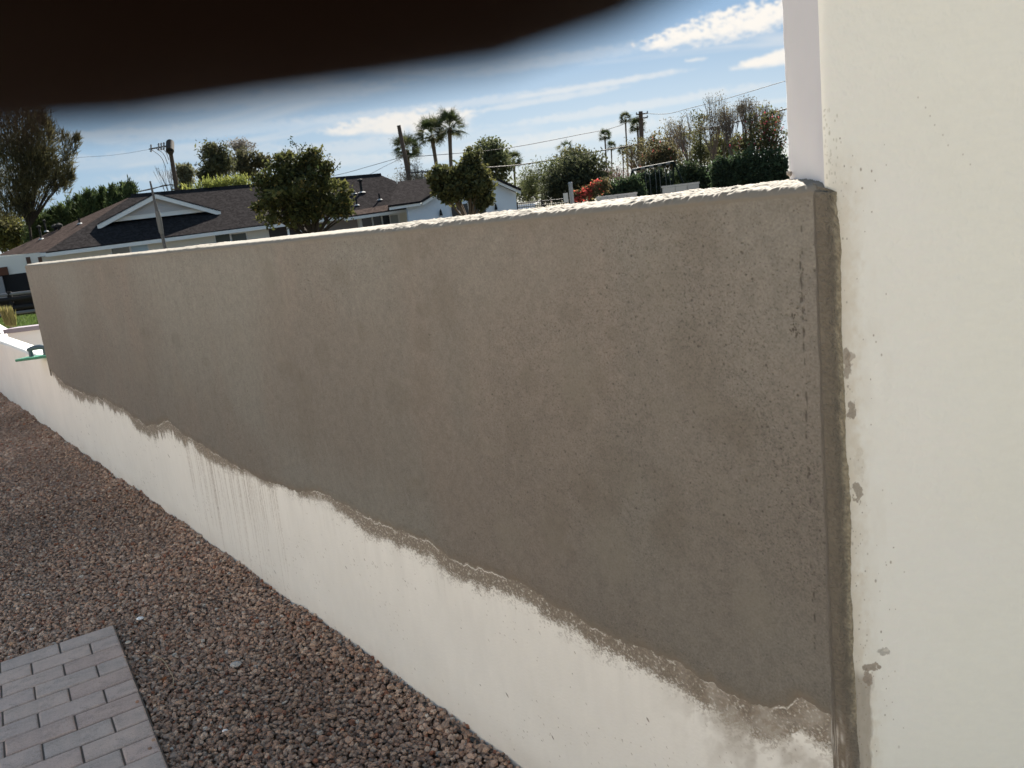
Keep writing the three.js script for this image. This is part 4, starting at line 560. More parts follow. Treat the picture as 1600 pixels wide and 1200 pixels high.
// ---------------------------------------------------------------- the long ranch house across the street
const house = thing('ranch_house', 'long low white ranch house with a dark shingled hip roof', 'house');
{
  const F0 = P(0, 402, 39), F1 = P(640, 325, 47), hx = F1.clone().sub(F0).setY(0).normalize(), hz = V(0, 1, 0).cross(hx).normalize(); if (hz.dot(FWD) > 0) hz.negate();   // hz: out of the front, towards us
  const HH = (px, py, w) => { const r = ray(px, py), o = F0.clone().addScaledVector(hz, -w), k = o.clone().sub(EYE).dot(hz) / r.dot(hz); return EYE.clone().addScaledVector(r, k); };   // where that pixel meets the plane w metres behind the front
  const onPlane = (px, py, a, n) => { const r = ray(px, py), k = a.clone().sub(EYE).dot(n) / r.dot(n); return EYE.clone().addScaledVector(r, k); };
  const WY = GY - 0.05, B = (x0, y0, x1, y1, w, th) => { const cx = (x0 + x1) / 2, cy = (y0 + y1) / 2, l = HH(x0, cy, w), r = HH(x1, cy, w), t = HH(cx, y0, w).y, b = HH(cx, y1, w).y; return slab([V(l.x, b, l.z), V(r.x, b, r.z), V(r.x, t, r.z), V(l.x, t, l.z)], th); };
  const facing = (g) => g;
  const sm = tex(512, 512, (u, v) => { const row = Math.floor(v * 16), f = v * 16 - row, t = hash2(Math.floor(u * 24 + (row % 2) * 0.5), row), n = fbm(Math.abs(u * 2 - 1) * 60, Math.abs(v * 2 - 1) * 60, 3); return mul3([0.028, 0.0255, 0.026], (0.75 + 0.5 * t) * (0.75 + 0.5 * n) * (f < 0.12 ? 0.55 : 1)); });
  const sb = tex(512, 512, (u, v) => { const row = Math.floor(v * 16), f = v * 16 - row; return 1 - f * 0.8 - 0.2 * hash2(Math.floor(u * 24 + (row % 2) * 0.5), row); }, false);
  for (const t of [sm, sb]) t.repeat.set(0.42, 0.42);
  const shingle = new THREE.MeshPhysicalMaterial({ map: sm, bumpMap: sb, bumpScale: 0.02, roughness: 1, specularIntensity: 0, side: THREE.DoubleSide }), hipM = shingle.clone(); hipM.color.setRGB(2.0, 1.72, 1.55);  // hipM: lighter copy of the shingle, the sunlight on the hip put into its colour
  const white = std(0.78, 0.77, 0.73, 0.7), cream = std(0.74, 0.71, 0.63, 0.8), bluish = std(0.7, 0.74, 0.78, 0.8), dark = std(0.02, 0.022, 0.025, 0.2), frameM = std(0.75, 0.75, 0.73, 0.5), brown = std(0.12, 0.055, 0.035, 0.8), pipeM = std(0.025, 0.025, 0.025, 0.95), lead = std(0.36, 0.36, 0.36, 0.9), paleBlue = std(0.45, 0.58, 0.68, 0.6), glassGreen = std(0.06, 0.08, 0.08, 0.15);
  // front walls
  const wl = (px, w) => { const p = HH(px, HY(px), w); return (y) => V(p.x, y, p.z); };
  const quadW = (x0, x1, w, y0, y1, th) => { const a = wl(x0, w), b = wl(x1, w); return slab([a(y0), b(y0), b(y1), a(y1)], th); };
  const eY = HH(300, 366, -0.6).y;
  part('wall', quadW(-120, 640, 0, WY, eY - 0.02, 0.25), cream, house);
  // main roof
  const E1 = HH(70, 394, -0.6), E2 = HH(636, 323, -0.6), R1 = HH(205, 307, 5.2), nF = E2.clone().sub(E1).cross(R1.clone().sub(E1)).normalize(); if (nF.y < 0) nF.negate();
  const fp = (x, y) => onPlane(x, y, E1, nF), front = [fp(70, 394), fp(636, 323), fp(609, 320), fp(620, 284), fp(596, 274), fp(205, 307)];
  const rf = part('roof', slab(front, 0.14), shingle, house, 'dark charcoal shingle slope facing the street');
  const bc = HH(-6, 400, 5.5), hip = [bc, E1.clone(), fp(205, 307)];
  part('hip_roof', slab(hip, 0.14), hipM, house, 'brown shingle hip at the left end, sunlight put into its colour');
  part('rear_roof', slab([fp(205, 307), fp(596, 274), fp(596, 274).addScaledVector(hz, -6).setY(eY), fp(205, 307).addScaledVector(hz, -6).setY(eY)].reverse(), 0.14), shingle, house);
  // fascia boards along the eaves
  const fas = (x0, y0, x1, y1, h, w, out = 0.02) => { const a = HH(x0, y0, w), b = HH(x1, y1, w); return slab([a.clone().add(V(0, -h, 0)), b.clone().add(V(0, -h, 0)), b, a], 0.04); };
  part('fascia', fas(70, 396, 430, 350.5, 0.17, -0.63), white, house); part('fascia', fas(430, 350.5, 560, 334.5, 0.17, -0.63), white, house); part('fascia', fas(538, 340, 637, 326, 0.17, -1.1), white, house);
  part('fascia', slab([bc.clone().add(V(0, -0.17, 0)), E1.clone().add(V(0, -0.19, 0)), E1.clone().add(V(0, -0.02, 0)), bc], 0.04), white, house);
  part('soffit', slab([HH(70, 399, -0.58), HH(636, 327, -0.58), HH(636, 327, -0.58).addScaledVector(hz, -0.6), HH(70, 399, -0.58).addScaledVector(hz, -0.6)], 0.03), white, house);
  // porch roof in front of the right part
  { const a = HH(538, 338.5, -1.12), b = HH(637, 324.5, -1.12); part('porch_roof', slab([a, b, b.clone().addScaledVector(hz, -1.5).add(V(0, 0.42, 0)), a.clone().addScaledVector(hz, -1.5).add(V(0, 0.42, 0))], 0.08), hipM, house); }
  // gablet in the front slope: siding boards, base board, barge boards, little roof
  {
    const w = 1.7, A = HH(243, 305, w), Lf = HH(157, 349, w), Rt = HH(338, 329, w), g = part('gable', slab([Lf, Rt, A], 0.1), white, house, 'small white boarded gable in the roof');
    const n = 7; for (let k = 0; k < n; k++) { const f0 = 0.2 + k / n * 0.72, f1 = f0 + 0.72 / n - 0.004, L0 = Lf.clone().lerp(A, f0), R0 = Rt.clone().lerp(A, f0), L1 = Lf.clone().lerp(A, f1), R1b = Rt.clone().lerp(A, f1); for (const p of [L0, R0]) p.addScaledVector(hz, 0.035); for (const p of [L1, R1b]) p.addScaledVector(hz, 0.012); part('siding_board', slab([L0, R0, R1b, L1], 0.012), std(0.5, 0.48, 0.47, 0.7), g); }
    const bb = Lf.clone().lerp(A, 0.17), bR = Rt.clone().lerp(A, 0.17); part('base_board', slab([Lf, Rt, bR, bb].map((p) => p.clone().addScaledVector(hz, 0.05)), 0.05), white, g);
    for (const [e, s] of [[Lf, -1], [Rt, 1]]) { const o = e.clone().lerp(A, -0.06).addScaledVector(hz, 0.3), t = A.clone().add(V(0, 0.06, 0)).addScaledVector(hz, 0.3), d = V(0, -0.24, 0); part('barge_board', slab(s < 0 ? [o.clone().add(d), t.clone().add(d), t, o] : [t.clone().add(d), o.clone().add(d), o, t], 0.05), white, g); const bk = hz.clone().multiplyScalar(-5); const up = V(0, 0.04, 0), q = [o, t, t.clone().add(bk), o.clone().add(bk)].map((p) => p.clone().add(up)); part('gablet_roof', slab(s < 0 ? q : q.reverse(), 0.07), shingle, g); }
  }
  // wing with a gable towards the street
  {
    const w = -2.5, wy = (x, y) => HH(x, y, w), L = wl(636, w), R = wl(804, w), pL = wy(636, 320), pR = wy(806, 300), A = wy(735, 267), l2 = wy(660, 317);
    part('gable_wall', slab([L(WY), R(WY), V(pR.x, pR.y - 0.05, pR.z), A, V(l2.x, l2.y - 0.05, l2.z), V(pL.x, l2.y - 0.05, pL.z)], 0.2), bluish, house, 'bluish white gable wall of the wing');
    const rake = (a, b, flip) => { const d = V(0, -0.23, 0), o = hz.clone().multiplyScalar(0.35), p = a.clone().add(o), q = b.clone().add(o); return slab(flip ? [q.clone().add(d), p.clone().add(d), p, q] : [p.clone().add(d), q.clone().add(d), q, p], 0.05); };
    part('rake_fascia', rake(wy(656, 315), wy(735, 264), false), white, house); part('rake_fascia', rake(wy(809, 297), wy(735, 264), true), white, house); part('fascia', fas(608, 322, 657, 315, 0.2, w - 0.36), white, house);
    const bk = hz.clone().multiplyScalar(-8), up = V(0, 0.05, 0), o = hz.clone().multiplyScalar(0.4);
    for (const [x, y, s] of [[655, 315, 1], [810, 297, 0]]) { const a = wy(x, y).add(up).add(o), t = wy(735, 264).add(up).add(o), q = [a, t, t.clone().add(bk), a.clone().add(bk)]; part('wing_roof', slab(s ? q : q.reverse(), 0.12), shingle, house); }
    const e1 = wy(606, 321).add(o), e2 = wy(657, 314).add(o), up2 = HH(640, 282, 1.6), n = e2.clone().sub(e1).cross(up2.clone().sub(e1)).normalize(); if (n.y < 0) n.negate();
    part('link_roof', slab([[606, 321], [657, 314], [682, 300], [725, 273], [622, 283.5]].map(([x, y]) => onPlane(x, y, e1, n)), 0.1), shingle, house);
    const f = part('window', B(704, 317, 761, 345, w - 0.05, 0.04), frameM, house); for (const [a, b] of [[706, 717.5], [719.5, 732], [734.5, 747.5], [749.5, 759.5]]) part('pane', B(a, 318.5, b, 343, w - 0.075, 0.02), dark, f);
    for (const [x, y] of [[689, 334], [775, 325]]) { const p = HH(x, y, w - 0.12), l = part('wall_lantern', merged([bar(p.clone().add(V(0, -0.1, 0)), p.clone().add(V(0, 0.12, 0)), 0.1, 0.06, 6), bar(p.clone().add(V(0, 0.12, 0)), p.clone().add(V(0, 0.26, 0)), 0.07, 0.01, 6), bar(p, p.clone().addScaledVector(hz, -0.14), 0.02, 0.02, 5)]), pipeM, house, 'black wall lantern on the gable wall'); }
  }
  // openings under the eaves
  { const f = part('window', B(336.5, 362.5, 388.5, 400, -0.02, 0.05), frameM, house); for (const [a, b] of [[338.5, 361], [364, 387]]) part('pane', B(a, 364.8, b, 398, -0.045, 0.02), glassGreen, f); }
  { const f = part('window', B(173, 384, 234, 404, -0.02, 0.05), frameM, house); part('pane', B(175, 385.5, 203, 402, -0.045, 0.02), glassGreen, f); part('pane', B(206, 383.5, 232, 402, -0.045, 0.02), paleBlue, f, 'pale blue pane'); }  // the right-hand pane is an even pale blue
  { const f = part('window', B(562, 334, 626, 362, -0.02, 0.05), frameM, house); for (const [a, b] of [[566, 581.5], [584, 596.5], [599, 609.5]]) part('pane', B(a, 336.5, b, 360, -0.045, 0.02), dark, f); part('pane', B(611.5, 336, 623, 360, -0.045, 0.02), std(0.36, 0.38, 0.38, 0.7), f, 'pane with a grey curtain'); }
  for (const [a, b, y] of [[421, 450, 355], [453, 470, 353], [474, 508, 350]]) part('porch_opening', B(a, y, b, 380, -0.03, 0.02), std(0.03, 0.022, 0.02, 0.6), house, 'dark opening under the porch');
  for (const x of [451.5, 472, 511]) part('porch_post', B(x - 1.5, 349, x + 1.5, 384, -0.5, 0.1), white, house);
  part('porch_shade', B(512, 344, 560, 372, -0.04, 0.02), std(0.3, 0.25, 0.22, 0.9), house, 'brownish panel with the shade on the porch wall put into its colour');  // the shade on this stretch of wall is painted as a brown panel
  // left end: post, brown beam, dark carport
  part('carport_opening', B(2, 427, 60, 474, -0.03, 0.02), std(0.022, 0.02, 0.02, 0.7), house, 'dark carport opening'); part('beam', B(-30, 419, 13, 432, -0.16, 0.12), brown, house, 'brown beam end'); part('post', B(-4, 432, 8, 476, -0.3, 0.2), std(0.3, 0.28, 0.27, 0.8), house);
  for (const [a, b] of [[41, 48], [60, 66]]) part('vent_grille', B(a, 401.5, b, 412, -0.03, 0.03), std(0.12, 0.07, 0.05, 0.8), house);
  // pipes on the roof
  const nH = hip[1].clone().sub(hip[0]).cross(hip[2].clone().sub(hip[0])).normalize();
  const vent = (x, y, h, r, pl, cap, base = true) => { const p = pl ? onPlane(x, y, hip[0], nH) : fp(x, y), list = [bar(p.clone().add(V(0, -0.1, 0)), p.clone().add(V(0, h, 0)), r, r, 8)]; if (cap) list.push(bar(p.clone().add(V(0, h, 0)), p.clone().add(V(0, h + r * 1.1, 0)), r * 2.1, r * 2.1, 8), bar(p.clone().add(V(0, h + r * 1.1, 0)), p.clone().add(V(0, h + r * 2.2, 0)), r * 2.1, r * 0.4, 8)); const v = part('vent_pipe', merged(list), pipeM, house); if (base) part('flashing', merged([new THREE.CylinderGeometry(r * 1.5, r * 3.4, 0.07, 10).translate(p.x, p.y + 0.03, p.z)]), lead, v); };
  vent(565.5, 301, 0.62, 0.075, false, true); vent(558, 321, 0.5, 0.045, false, false); vent(593.5, 312.5, 0.36, 0.05, false, false); vent(553, 303, 0.06, 0.06, false, true);
  vent(65, 374, 0.6, 0.05, true, true); vent(72.5, 362, 0.55, 0.04, true, true); vent(125, 350, 0.3, 0.05, true, false); vent(87, 359, 0.1, 0.09, true, true, false); vent(93, 358, 0.12, 0.09, true, true, false);
}

// ---------------------------------------------------------------- poles and wires
const poleM = std(0.1, 0.075, 0.06, 0.95), wireM = std(0.05, 0.045, 0.045, 0.7), metalG = std(0.32, 0.33, 0.33, 0.5), porcelain = std(0.35, 0.35, 0.36, 0.4), greyPost = std(0.085, 0.085, 0.088, 0.8);
const foot = (px, D) => { const p = P(px, HY(px), D); return V(p.x, GY, p.z); };
{
  const D = 60, b = P(277, 300, D), top = P(264, 223, D), t = thing('utility_pole', 'leaning wooden utility pole with a transformer can, left of the roofs', 'utility pole'), ax = top.clone().sub(b), ft = b.clone().addScaledVector(ax, (GY - b.y) / ax.y);
  part('pole', limb([ft, b, top], [0.2, 0.17, 0.13], 8), poleM, t);
  const c = P(264, 230, D + 0.1), c2 = P(262.8, 222, D); part('transformer', merged([bar(P(265.5, 236, D - 0.35), c2.clone().add(V(0, 0, -0.35)), 0.27, 0.27, 12), bar(P(267.5, 242, D - 0.3), P(265.6, 236, D - 0.35), 0.13, 0.27, 12)]), std(0.05, 0.043, 0.038, 0.8), t);
  const a0 = P(233, 233, D), a1 = P(262, 228, D); part('cross_arm', bar(a0, a1, 0.05, 0.05, 6), poleM, t);
  for (const x of [236, 248, 252, 256]) for (const dy of [-3, 1, 5]) { const p = P(x, 231 - (x - 240) * 0.18 + dy - 1, D); part('insulator', bar(p.clone().add(V(-0.03, -0.07, 0)), p.clone().add(V(0.03, 0.08, 0)), 0.075, 0.05, 6), porcelain, t); }
  part('conductor_loop', merged([[236, 233, 252, 246, 259, 262], [244, 232, 255, 240, 262, 256], [250, 231, 258, 236, 264, 250]].map(([x0, y0, x1, y1, x2, y2]) => limb([P(x0, y0, D - 0.1), P(x1, y1, D - 0.1), P(x2, y2, D - 0.1)], [0.02, 0.02], 4))), wireM, t);
}
{
  const D = 64, t = thing('utility_pole', 'tall bare dark pole rising beside the leftmost palm', 'utility pole'), top = P(623, 196, D), b = P(640, 282, D), ax = top.clone().sub(b), ft = b.clone().addScaledVector(ax, (GY - b.y) / ax.y);
  part('pole', limb([ft, b, top], [0.2, 0.17, 0.14], 8), poleM, t); part('bracket', bar(P(626, 244, D), P(640, 243, D), 0.04, 0.04, 5), poleM, t);
}
{
  const D = 68, t = thing('utility_pole', 'upright wooden utility pole with short cross arms on the right', 'utility pole'), top = P(1001, 174, D);
  part('pole', limb([foot(1006, D), P(1003, 230, D), top], [0.22, 0.19, 0.16], 8), poleM, t);
  for (const y of [178, 184.5]) part('cross_arm', bar(P(994, y + 1, D - 0.2), P(1012, y - 1, D - 0.2), 0.055, 0.055, 6), poleM, t);
  for (const [x, y] of [[994.5, 176], [1011.5, 174], [995, 182.5], [1011.5, 180.8]]) part('insulator', bar(P(x, y + 2.5, D - 0.2), P(x, y - 0.5, D - 0.2), 0.07, 0.045, 6), porcelain, t);
}
{
  const D = 14, t = thing('grey_post', 'slim grey metal post leaning just beyond the garden wall, before the gable', 'post'), a = P(234.5, 283, D), m = P(247, 338, D), m2 = P(252, 362, D), b = P(259, 392, D), ax = b.clone().sub(m2), ft = b.clone().addScaledVector(ax, (GY - b.y) / ax.y);
  part('shaft', limb([ft, b, m, a], [0.022, 0.028, 0.03, 0.014], 8), greyPost, t); part('sleeve', limb([P(253.5, 366, D), m2, P(248.5, 343, D), P(245.5, 330, D)], [0.03, 0.04, 0.046, 0.036], 8), std(0.12, 0.12, 0.12, 0.7), t, 'wider metal sleeve');
}
function wire(label, pts, rad, group) { const m = part('overhead_wire', new THREE.TubeGeometry(new THREE.CatmullRomCurve3(pts.map(([x, y, D]) => P(x, y, D))), 60, rad, 5), wireM, scene); m.name = numbered('overhead_wire'); tag(m, label, 'wire'); return m; }
wire('thick black cable bundle sagging across the right part of the sky', [[640, 270, 63], [774, 261, 65], [809, 258, 66], [900, 243.5, 67], [926, 238, 67], [999, 225, 68], [1100, 203, 64], [1222, 172, 58], [1300, 150, 54]], 0.05);
wire('thin wire from the tall bare pole to the upright pole', [[628, 246, 64], [710, 240, 65], [792, 231.5, 66], [900, 211.5, 67], [968, 196.5, 68], [998, 181, 68]], 0.022);
wire('thin top wire running from the upright pole towards the tall wall', [[1003, 177, 68], [1040, 178, 66], [1080, 168.5, 63], [1130, 155.5, 60], [1217, 129.5, 55], [1300, 106, 50]], 0.02);
wire('upper thin wire between the citrus tree and the tall bare pole', [[400, 291, 61], [528, 273, 63], [580, 259, 63.5], [627, 245.5, 64]], 0.018);
wire('lower thin wire between the citrus tree and the tall bare pole', [[400, 306, 61], [570, 275, 63], [600, 260.5, 63.6], [628, 247, 64]], 0.014);
wire('wire coming from behind the pine across the conifers to the leaning pole', [[-40, 352, 56], [47, 336, 57], [110, 325, 58], [180, 308, 58.5], [240, 294, 59.5], [270, 288, 60]], 0.032);
wire('second short wire meeting the leaning pole low down', [[211, 301, 58], [240, 295, 59], [258, 289, 59.7], [272, 289.5, 60]], 0.024);
wire('faint wire running left from the insulators of the leaning pole', [[-40, 262, 58], [110, 247, 59], [180, 242, 59.5], [236, 233, 60]], 0.009);

// ---------------------------------------------------------------- things on the other side: swing set, block walls, post, fence, van
{
  const D = 45, t = thing('swing_set', 'green swing set with a striped top bar before the dark hedge', 'swing set'), L = P(988, 266, D), R = P(1053, 253.5, D), green = std(0.012, 0.02, 0.016, 0.7), pale = std(0.2, 0.195, 0.185, 0.8), n = 10;
  for (let k = 0; k < n; k++) part('bar_segment', bar(L.clone().lerp(R, k / n), L.clone().lerp(R, (k + 1) / n), 0.075, 0.075, 8), k % 2 ? green : pale, t, k % 2 ? 'dark green stretch of the bar' : 'pale stretch of the bar');
  for (const [p, dx] of [[L, -14], [L, 12], [R, -4], [R, 15]]) { const e = p.clone().add(V(dx * D / FOCAL * 1.9, 0, dx > 0 ? 0.8 : -0.8)); e.y = GY; part('leg', bar(p, e, 0.055, 0.055, 6), green, t); }
  for (let k = 0; k < 3; k++) { const a = L.clone().lerp(R, 0.3 + k * 0.24), b = L.clone().lerp(R, 0.4 + k * 0.24); for (const q of [a, b]) part('chain', bar(q, q.clone().setY(0.1), 0.011, 0.011, 5), std(0.2, 0.2, 0.19, 0.6), t); const m = a.clone().lerp(b, 0.5).setY(0.08), s = part('seat', slab([a.clone().setY(0.1).add(V(-0.05, 0, 0.1)), b.clone().setY(0.1).add(V(0.05, 0, 0.1)), b.clone().setY(0.1).add(V(0.05, 0, -0.1)), a.clone().setY(0.1).add(V(-0.05, 0, -0.1))], 0.03), green, t); }
}
const blockM = [[0.5, 0.46, 0.44], [0.46, 0.43, 0.42], [0.54, 0.5, 0.48]].map((c) => std(...c, 0.9));
function blockWall(label, D, x0, y0, x1, y1) {                // courses of grey pink concrete blocks under a cap
  const t = thing('block_wall', label, 'wall'); t.userData.kind = 'thing'; const a = P(x0, y0, D), b = P(x1, y1, D), y = (a.y + b.y) / 2, dir = b.clone().sub(a).setY(0), len = dir.length(); dir.normalize(); const nz = V(-dir.z, 0, dir.x), n = Math.max(2, Math.round(len / 0.4)), r = rng(Math.round(x0));
  const blk = (s0, s1, t0, t1, m, name) => { const p = a.clone().addScaledVector(dir, s0).setY(t0), q = a.clone().addScaledVector(dir, s1).setY(t0); return part(name, slab([p, q, q.clone().setY(t1), p.clone().setY(t1)], 0.2), m, t); };
  blk(-0.02, len + 0.02, y - 0.06, y, blockM[2], 'cap'); for (let k = 0; k < 3; k++) for (let i = 0; i < n; i++) { const w = len / n, o = (k % 2) * w / 2, s0 = Math.max(0, i * w - o), s1 = Math.min(len, (i + 1) * w - o); if (s1 - s0 > 0.05) blk(s0 + 0.008, s1 - 0.008, y - 0.26 - k * 0.2 + 0.008, y - 0.065 - k * 0.2, blockM[Math.floor(r() * 3)], 'block'); }
  const low = y - 0.66; if (low > GY) blk(0, len, GY, low, blockM[1], 'lower_courses');
}
blockWall('low pinkish block wall right of the red flowers', 30, 933, 307.5, 995, 300);
blockWall('low pinkish block wall in front of the light green hedge', 27, 1036, 291, 1092, 283.5);
{
  const D = 31, t = thing('pillar_post', 'pale round post with a small meter box by the red flowers', 'post'), top = P(891, 286.5, D), f = foot(892, D), q = V(top.x, GY, top.z);
  part('post', bar(q, top, 0.075, 0.075, 12), std(0.26, 0.27, 0.28, 0.6), t); part('cap', bar(top, top.clone().add(V(0, 0.05, 0)), 0.085, 0.05, 12), std(0.26, 0.27, 0.28, 0.6), t);
  const bx = P(884, 309, D); part('meter_box', new THREE.BoxGeometry(0.16, 0.34, 0.16).translate(bx.x, bx.y, bx.z), std(0.5, 0.49, 0.47, 0.6), t);
}
{
  const D = 36, t = thing('black_fence', 'low black rail fence between the wing and the pale post', 'fence'), black = std(0.02, 0.02, 0.02, 0.5), a = P(808, 318, D), b = P(884, 310.5, D), up = [0, -0.16, -1.2];
  up.forEach((dy) => part('rail', bar(a.clone().add(V(0, dy, 0)), b.clone().add(V(0, dy, 0)), 0.022, 0.022, 5), black, t)); for (let k = 0; k <= 22; k++) { const p = a.clone().lerp(b, k / 22); part('picket', bar(V(p.x, GY, p.z), p.clone().add(V(0, k % 11 ? 0 : 0.06, 0)), k % 11 ? 0.011 : 0.03, k % 11 ? 0.011 : 0.03, 5), black, t); }
}
{
  // a white car seen nearly end on, mostly hidden by the wall
  const D = 52, t = thing('parked_car', 'white parked car glimpsed between the wing and the shrubs', 'car'), c = P(822, 322, D), paint = new THREE.MeshPhysicalMaterial({ color: new THREE.Color().setRGB(0.75, 0.75, 0.76), roughness: 0.25, clearcoat: 1 }), glass = std(0.02, 0.025, 0.03, 0.05), tyre = std(0.02, 0.02, 0.02, 0.9), W = 0.88;
  const sec = new THREE.Shape(); sec.moveTo(-2.1, 0.3); sec.lineTo(2.1, 0.3); sec.lineTo(2.15, 0.75); sec.quadraticCurveTo(2.1, 0.95, 1.9, 0.98); sec.lineTo(0.95, 1.05); sec.lineTo(0.3, 1.62); sec.quadraticCurveTo(0.1, 1.72, -0.3, 1.72); sec.lineTo(-1.7, 1.66); sec.lineTo(-2.1, 1.05); sec.lineTo(-2.1, 0.3);
  const rot = -0.25 + Math.PI / 2, body = new THREE.ExtrudeGeometry(sec, { depth: W * 2 - 0.16, bevelEnabled: true, bevelSize: 0.08, bevelThickness: 0.08, bevelSegments: 3, curveSegments: 8 }).translate(0, 0, -W + 0.08);
  part('body', body, paint, t); const ws = slab([V(0.97, 1.1, -0.72), V(0.42, 1.6, -0.62), V(0.42, 1.6, 0.62), V(0.97, 1.1, 0.72)].map((p) => p.add(V(0.07, 0.03, 0))), 0.02); part('windscreen', ws, glass, t); part('rear_window', slab([V(-2.16, 1.12, 0.7), V(-1.82, 1.6, 0.6), V(-1.82, 1.6, -0.6), V(-2.16, 1.12, -0.7)], 0.02), glass, t);
  for (const z of [-1, 1]) part('side_window', slab(z > 0 ? [V(-1.7, 1.1, W + 0.012), V(0.7, 1.1, W + 0.012), V(0.25, 1.55, W + 0.012), V(-1.5, 1.55, W + 0.012)] : [V(0.7, 1.1, -W - 0.012), V(-1.7, 1.1, -W - 0.012), V(-1.5, 1.55, -W - 0.012), V(0.25, 1.55, -W - 0.012)], 0.02), glass, t);
  for (const x of [-1.35, 1.35]) for (const z of [-1, 1]) { const w = part('wheel', new THREE.CylinderGeometry(0.34, 0.34, 0.22, 20).rotateX(Math.PI / 2).translate(x, 0.34, z * 0.8), tyre, t); part('rim', new THREE.CylinderGeometry(0.2, 0.2, 0.235, 14).rotateX(Math.PI / 2).translate(x, 0.34, z * 0.8), metalG, w); }
  for (const z of [-1, 1]) part('headlight', new THREE.BoxGeometry(0.1, 0.14, 0.34).translate(2.15, 0.8, z * 0.6), std(0.8, 0.8, 0.8, 0.1), t);
  t.position.set(c.x, GY, c.z); t.rotation.y = rot; t.scale.setScalar(1.08);
}

// ---------------------------------------------------------------- the gap at the far left: low wall with coping, lawn, plants, dark rails
{
  const t = thing('coping_wall', 'low white wall with a mauve coping beyond the end of the garden wall', 'wall'); t.userData.kind = 'thing';
  const D = 11.5, a = P(5, 518.5, D), b = P(130, 503, D), ya = a.y; b.y = ya; const back = V(0.1, 0, -0.22);
  part('coping', slab([a, b, b.clone().add(back), a.clone().add(back)].map((p) => p.clone().add(V(0, 0.03, 0))), 0.06), std(0.27, 0.24, 0.27, 0.9), t); const lo = (p) => V(p.x, GY, p.z), w0 = a.clone().add(V(0.03, -0.033, -0.03)), w1 = b.clone().add(V(0, -0.033, -0.03)); part('wall', slab([lo(w0), lo(w1), w1, w0], 0.14), std(0.78, 0.76, 0.74, 0.8), t);
  const p0 = P(3, 498, D + 0.1); part('end_pier', slab([V(p0.x - 0.35, GY, p0.z + 0.12), V(p0.x + 0.04, GY, p0.z + 0.07), V(p0.x + 0.0, p0.y - 0.2, p0.z + 0.07), V(p0.x - 0.35, p0.y + 0.1, p0.z + 0.12)], 0.3), std(0.78, 0.77, 0.76, 0.8), t, 'white pier at the left end');
}
{
  const r = rng(140), b = leafBuf(), c0 = P(60, 497, 17); for (let i = 0; i < 42000; i++) { const p = V(c0.x + (r() - 0.5) * 9, GY + 0.55, c0.z + 4 - r() * 9.5), h = 0.05 + 0.06 * r(); leaf(b, p.clone().add(V(0, h / 2, 0)), V((r() - 0.5) * 0.05, h / 2, (r() - 0.5) * 0.05), sph(r).setY(0).multiplyScalar(0.012), mul3([0.075, 0.11, 0.03], 0.6 + 0.8 * r())); }
  const m = part('grass', leafGeo(b), LEAF, scene); m.userData = { kind: 'stuff', label: 'bright green lawn beyond the low coping wall' };
  struct('lawn', slab([V(c0.x - 4.6, GY + 0.55, c0.z + 4), V(c0.x + 4.6, GY + 0.55, c0.z + 4), V(c0.x + 4.6, GY + 0.55, c0.z - 5.6), V(c0.x - 4.6, GY + 0.55, c0.z - 5.6)], 0.5), std(0.07, 0.1, 0.03, 1), 'raised lawn bed');
  const t = thing('tall_grass_clump', 'dry yellow green grassy plant behind the coping wall', 'plant'), g = leafBuf(); for (let i = 0; i < 420; i++) { const q = P(8 + 18 * r(), 510, 12.6), h = 0.12 + 0.22 * r(), d = V((r() - 0.5) * 0.25, 1, (r() - 0.5) * 0.25).normalize(); q.y += 0; leaf(g, q.clone().addScaledVector(d, h / 2), d.clone().multiplyScalar(h / 2), sph(r).setY(0).multiplyScalar(0.012), mul3(mix3([0.13, 0.14, 0.04], [0.32, 0.26, 0.12], r()), 0.7 + 0.6 * r())); } part('leaves', leafGeo(g), LEAF, t); const q = P(17, 510, 12.6); part('stems', merged([bar(V(q.x, GY, q.z), q, 0.03, 0.02, 5)]), barkM, t);
}
{
  const D = 24, t = thing('dark_rail_fence', 'dark wooden rail fence in front of the carport', 'fence'), m = std(0.028, 0.025, 0.025, 0.8), pale = std(0.2, 0.19, 0.19, 0.8);
  for (const [y, rr, mat] of [[462, 0.05, pale], [470, 0.075, m], [484, 0.07, m], [492, 0.05, pale]]) part('rail', bar(P(-60, y + 7, D), P(140, y - 17, D), rr, rr, 6), mat, t); for (const x of [-20, 14, 52, 96]) { const a = P(x, 456 - (x - 14) * 0.12, D), f = V(a.x, GY, a.z); part('post', bar(f, a, 0.06, 0.06, 6), m, t); }
  part('board', slab([P(-60, 507, D + 0.1), P(140, 483, D + 0.1), P(140, 455, D + 0.1), P(-60, 479, D + 0.1)], 0.03), m, t);
}
